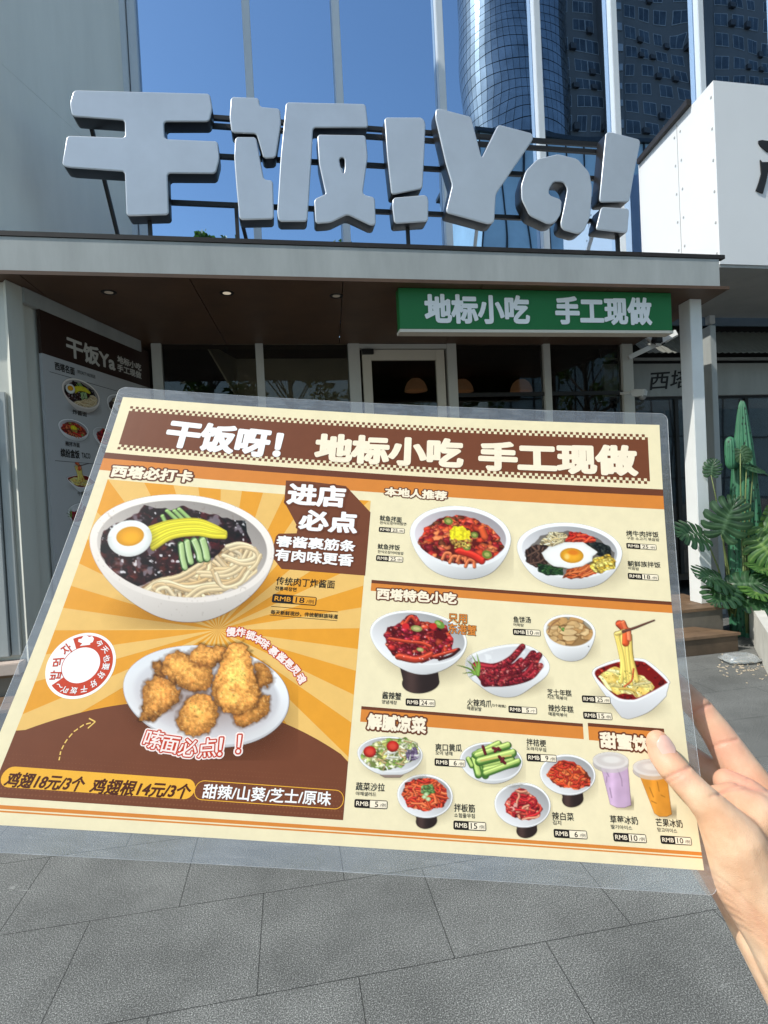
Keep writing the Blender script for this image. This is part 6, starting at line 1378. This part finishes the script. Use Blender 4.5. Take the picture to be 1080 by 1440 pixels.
# creases pressed into the surface: knuckle folds and palm lines
def crease(pts, w, depth): return ([Vector(p) for p in pts], w, depth)
CR = [crease([cp(934, 1096, .335), cp(946, 1090, .335), cp(960, 1084, .335), cp(970, 1078, .338)], .0011, .0007), crease([cp(938, 1102, .335), cp(952, 1095, .335), cp(968, 1084, .338)], .0009, .0004),
      crease([cp(968, 1008, .386), cp(980, 999, .385), cp(1000, 990, .387)], .0012, .0009), crease([cp(990, 1055, .38), cp(1014, 1046, .378), cp(1036, 1040, .38)], .0012, .0006),
      crease([cp(1012, 1118, .35), cp(1030, 1106, .36), cp(1052, 1098, .366)], .0012, .0007), crease([cp(1000, 1120, .34), cp(1020, 1112, .345), cp(1050, 1108, .352), cp(1080, 1112, .35)], .001, .0006)]
for k in range(7):
    y = 1222 + k * 13; CR.append(crease([cp(992 + k * 7, y, .32), cp(1012 + k * 8, y + 14, .312), cp(1040 + k * 8, y + 36, .31), cp(1075 + k * 6, y + 72, .305)], .0012, .00032))
vs = np.array([v.co[:] for v in me.vertices]); ns = np.array([v.normal[:] for v in me.vertices]); ey = np.array(EYE); fw = np.array(FWD)
dv = vs - ey; zz_ = dv @ fw; sx, sy = dv @ np.array(RIGHT) / zz_, dv @ np.array(UP) / zz_; facing = (ns * -dv).sum(1) > 0; move = np.zeros(len(vs))
for pts, w, dep in CR:
    q = [(np.array(p) - ey) for p in pts]; q = [(a @ np.array(RIGHT) / (a @ fw), a @ np.array(UP) / (a @ fw)) for a in q]; best = np.full(len(vs), 9.)
    for (a, b), (c, d) in zip(q, q[1:]):
        ex, ey2 = c - a, d - b; t = np.clip(((sx - a) * ex + (sy - b) * ey2) / (ex * ex + ey2 * ey2), 0, 1); best = np.minimum(best, np.hypot(sx - a - t * ex, sy - b - t * ey2))
    move += dep * np.exp(-(best * .35 / w) ** 2) * facing
vs -= ns * move[:, None]; me.vertices.foreach_set('co', vs.reshape(-1)); me.update()
# redder skin on fingertips, knuckles and the creases
fl = np.zeros(len(vs))
for x, y, d, r in ((960, 1092, .335, .008), (923, 1045, .35, .010), (930, 1050, .35, .011), (950, 965, .39, .012), (985, 1000, .385, .012), (1015, 1050, .38, .018), (1040, 1095, .36, .020), (975, 1235, .37, .02)):
    fl = np.maximum(fl, .75 * np.exp(-(np.linalg.norm(vs - np.array(cp(x, y, d)), axis=1) / r) ** 2))
fl = np.clip(fl + move * 500, 0, .8); ca = me.color_attributes.new('flush', 'FLOAT_COLOR', 'POINT'); ca.data.foreach_set('color', np.stack([fl, fl, fl, np.ones_like(fl)], 1).reshape(-1).astype(np.float32))
ho = link('hand', me, sk, person, True); ho.matrix_parent_inverse = person.matrix_basis.inverted()
# thumb nail, set into the back of the thumb tip
nail = mat('finger_nail', (0.80, 0.49, 0.40), 0.22, spec=.5, var=.08, vscale=80)
tip, root = cp(927, 1038, .3475), cp(943, 1062, .3435); ax = (tip - root).normalized(); nn = (EYE - tip).normalized() + RIGHT * .55 + UP * .35; nn = (nn - ax * nn.dot(ax)).normalized(); sd = ax.cross(nn)
C0 = cp(931, 1060, .353).lerp(cp(925, 1043, .3555), .45); Rn = .0084
b = MB(); nu, nv = 14, 14
for i in range(nu + 1):
    for j in range(nv + 1):
        u, v = i / nu * 2 - 1, j / nv * 2 - 1; k = math.sqrt(max(0, 1 - .38 * v * v)); a = u * .74 * (1 - .62 * abs(v) ** 5)
        b.v.append(tuple(C0 + (nn * math.cos(a) + sd * math.sin(a)) * (Rn - .0006 * max(0, v) ** 2 + .0001) + ax * (v * .0062 * (1 - .18 * u * u) + .0008)))
for i in range(nu):
    for j in range(nv): q = i * (nv + 1) + j; b.f.append((q, q + 1, q + nv + 2, q + nv + 1)); b.mi.append(0)
b.build('thumb_nail', nail, person, smooth=True)
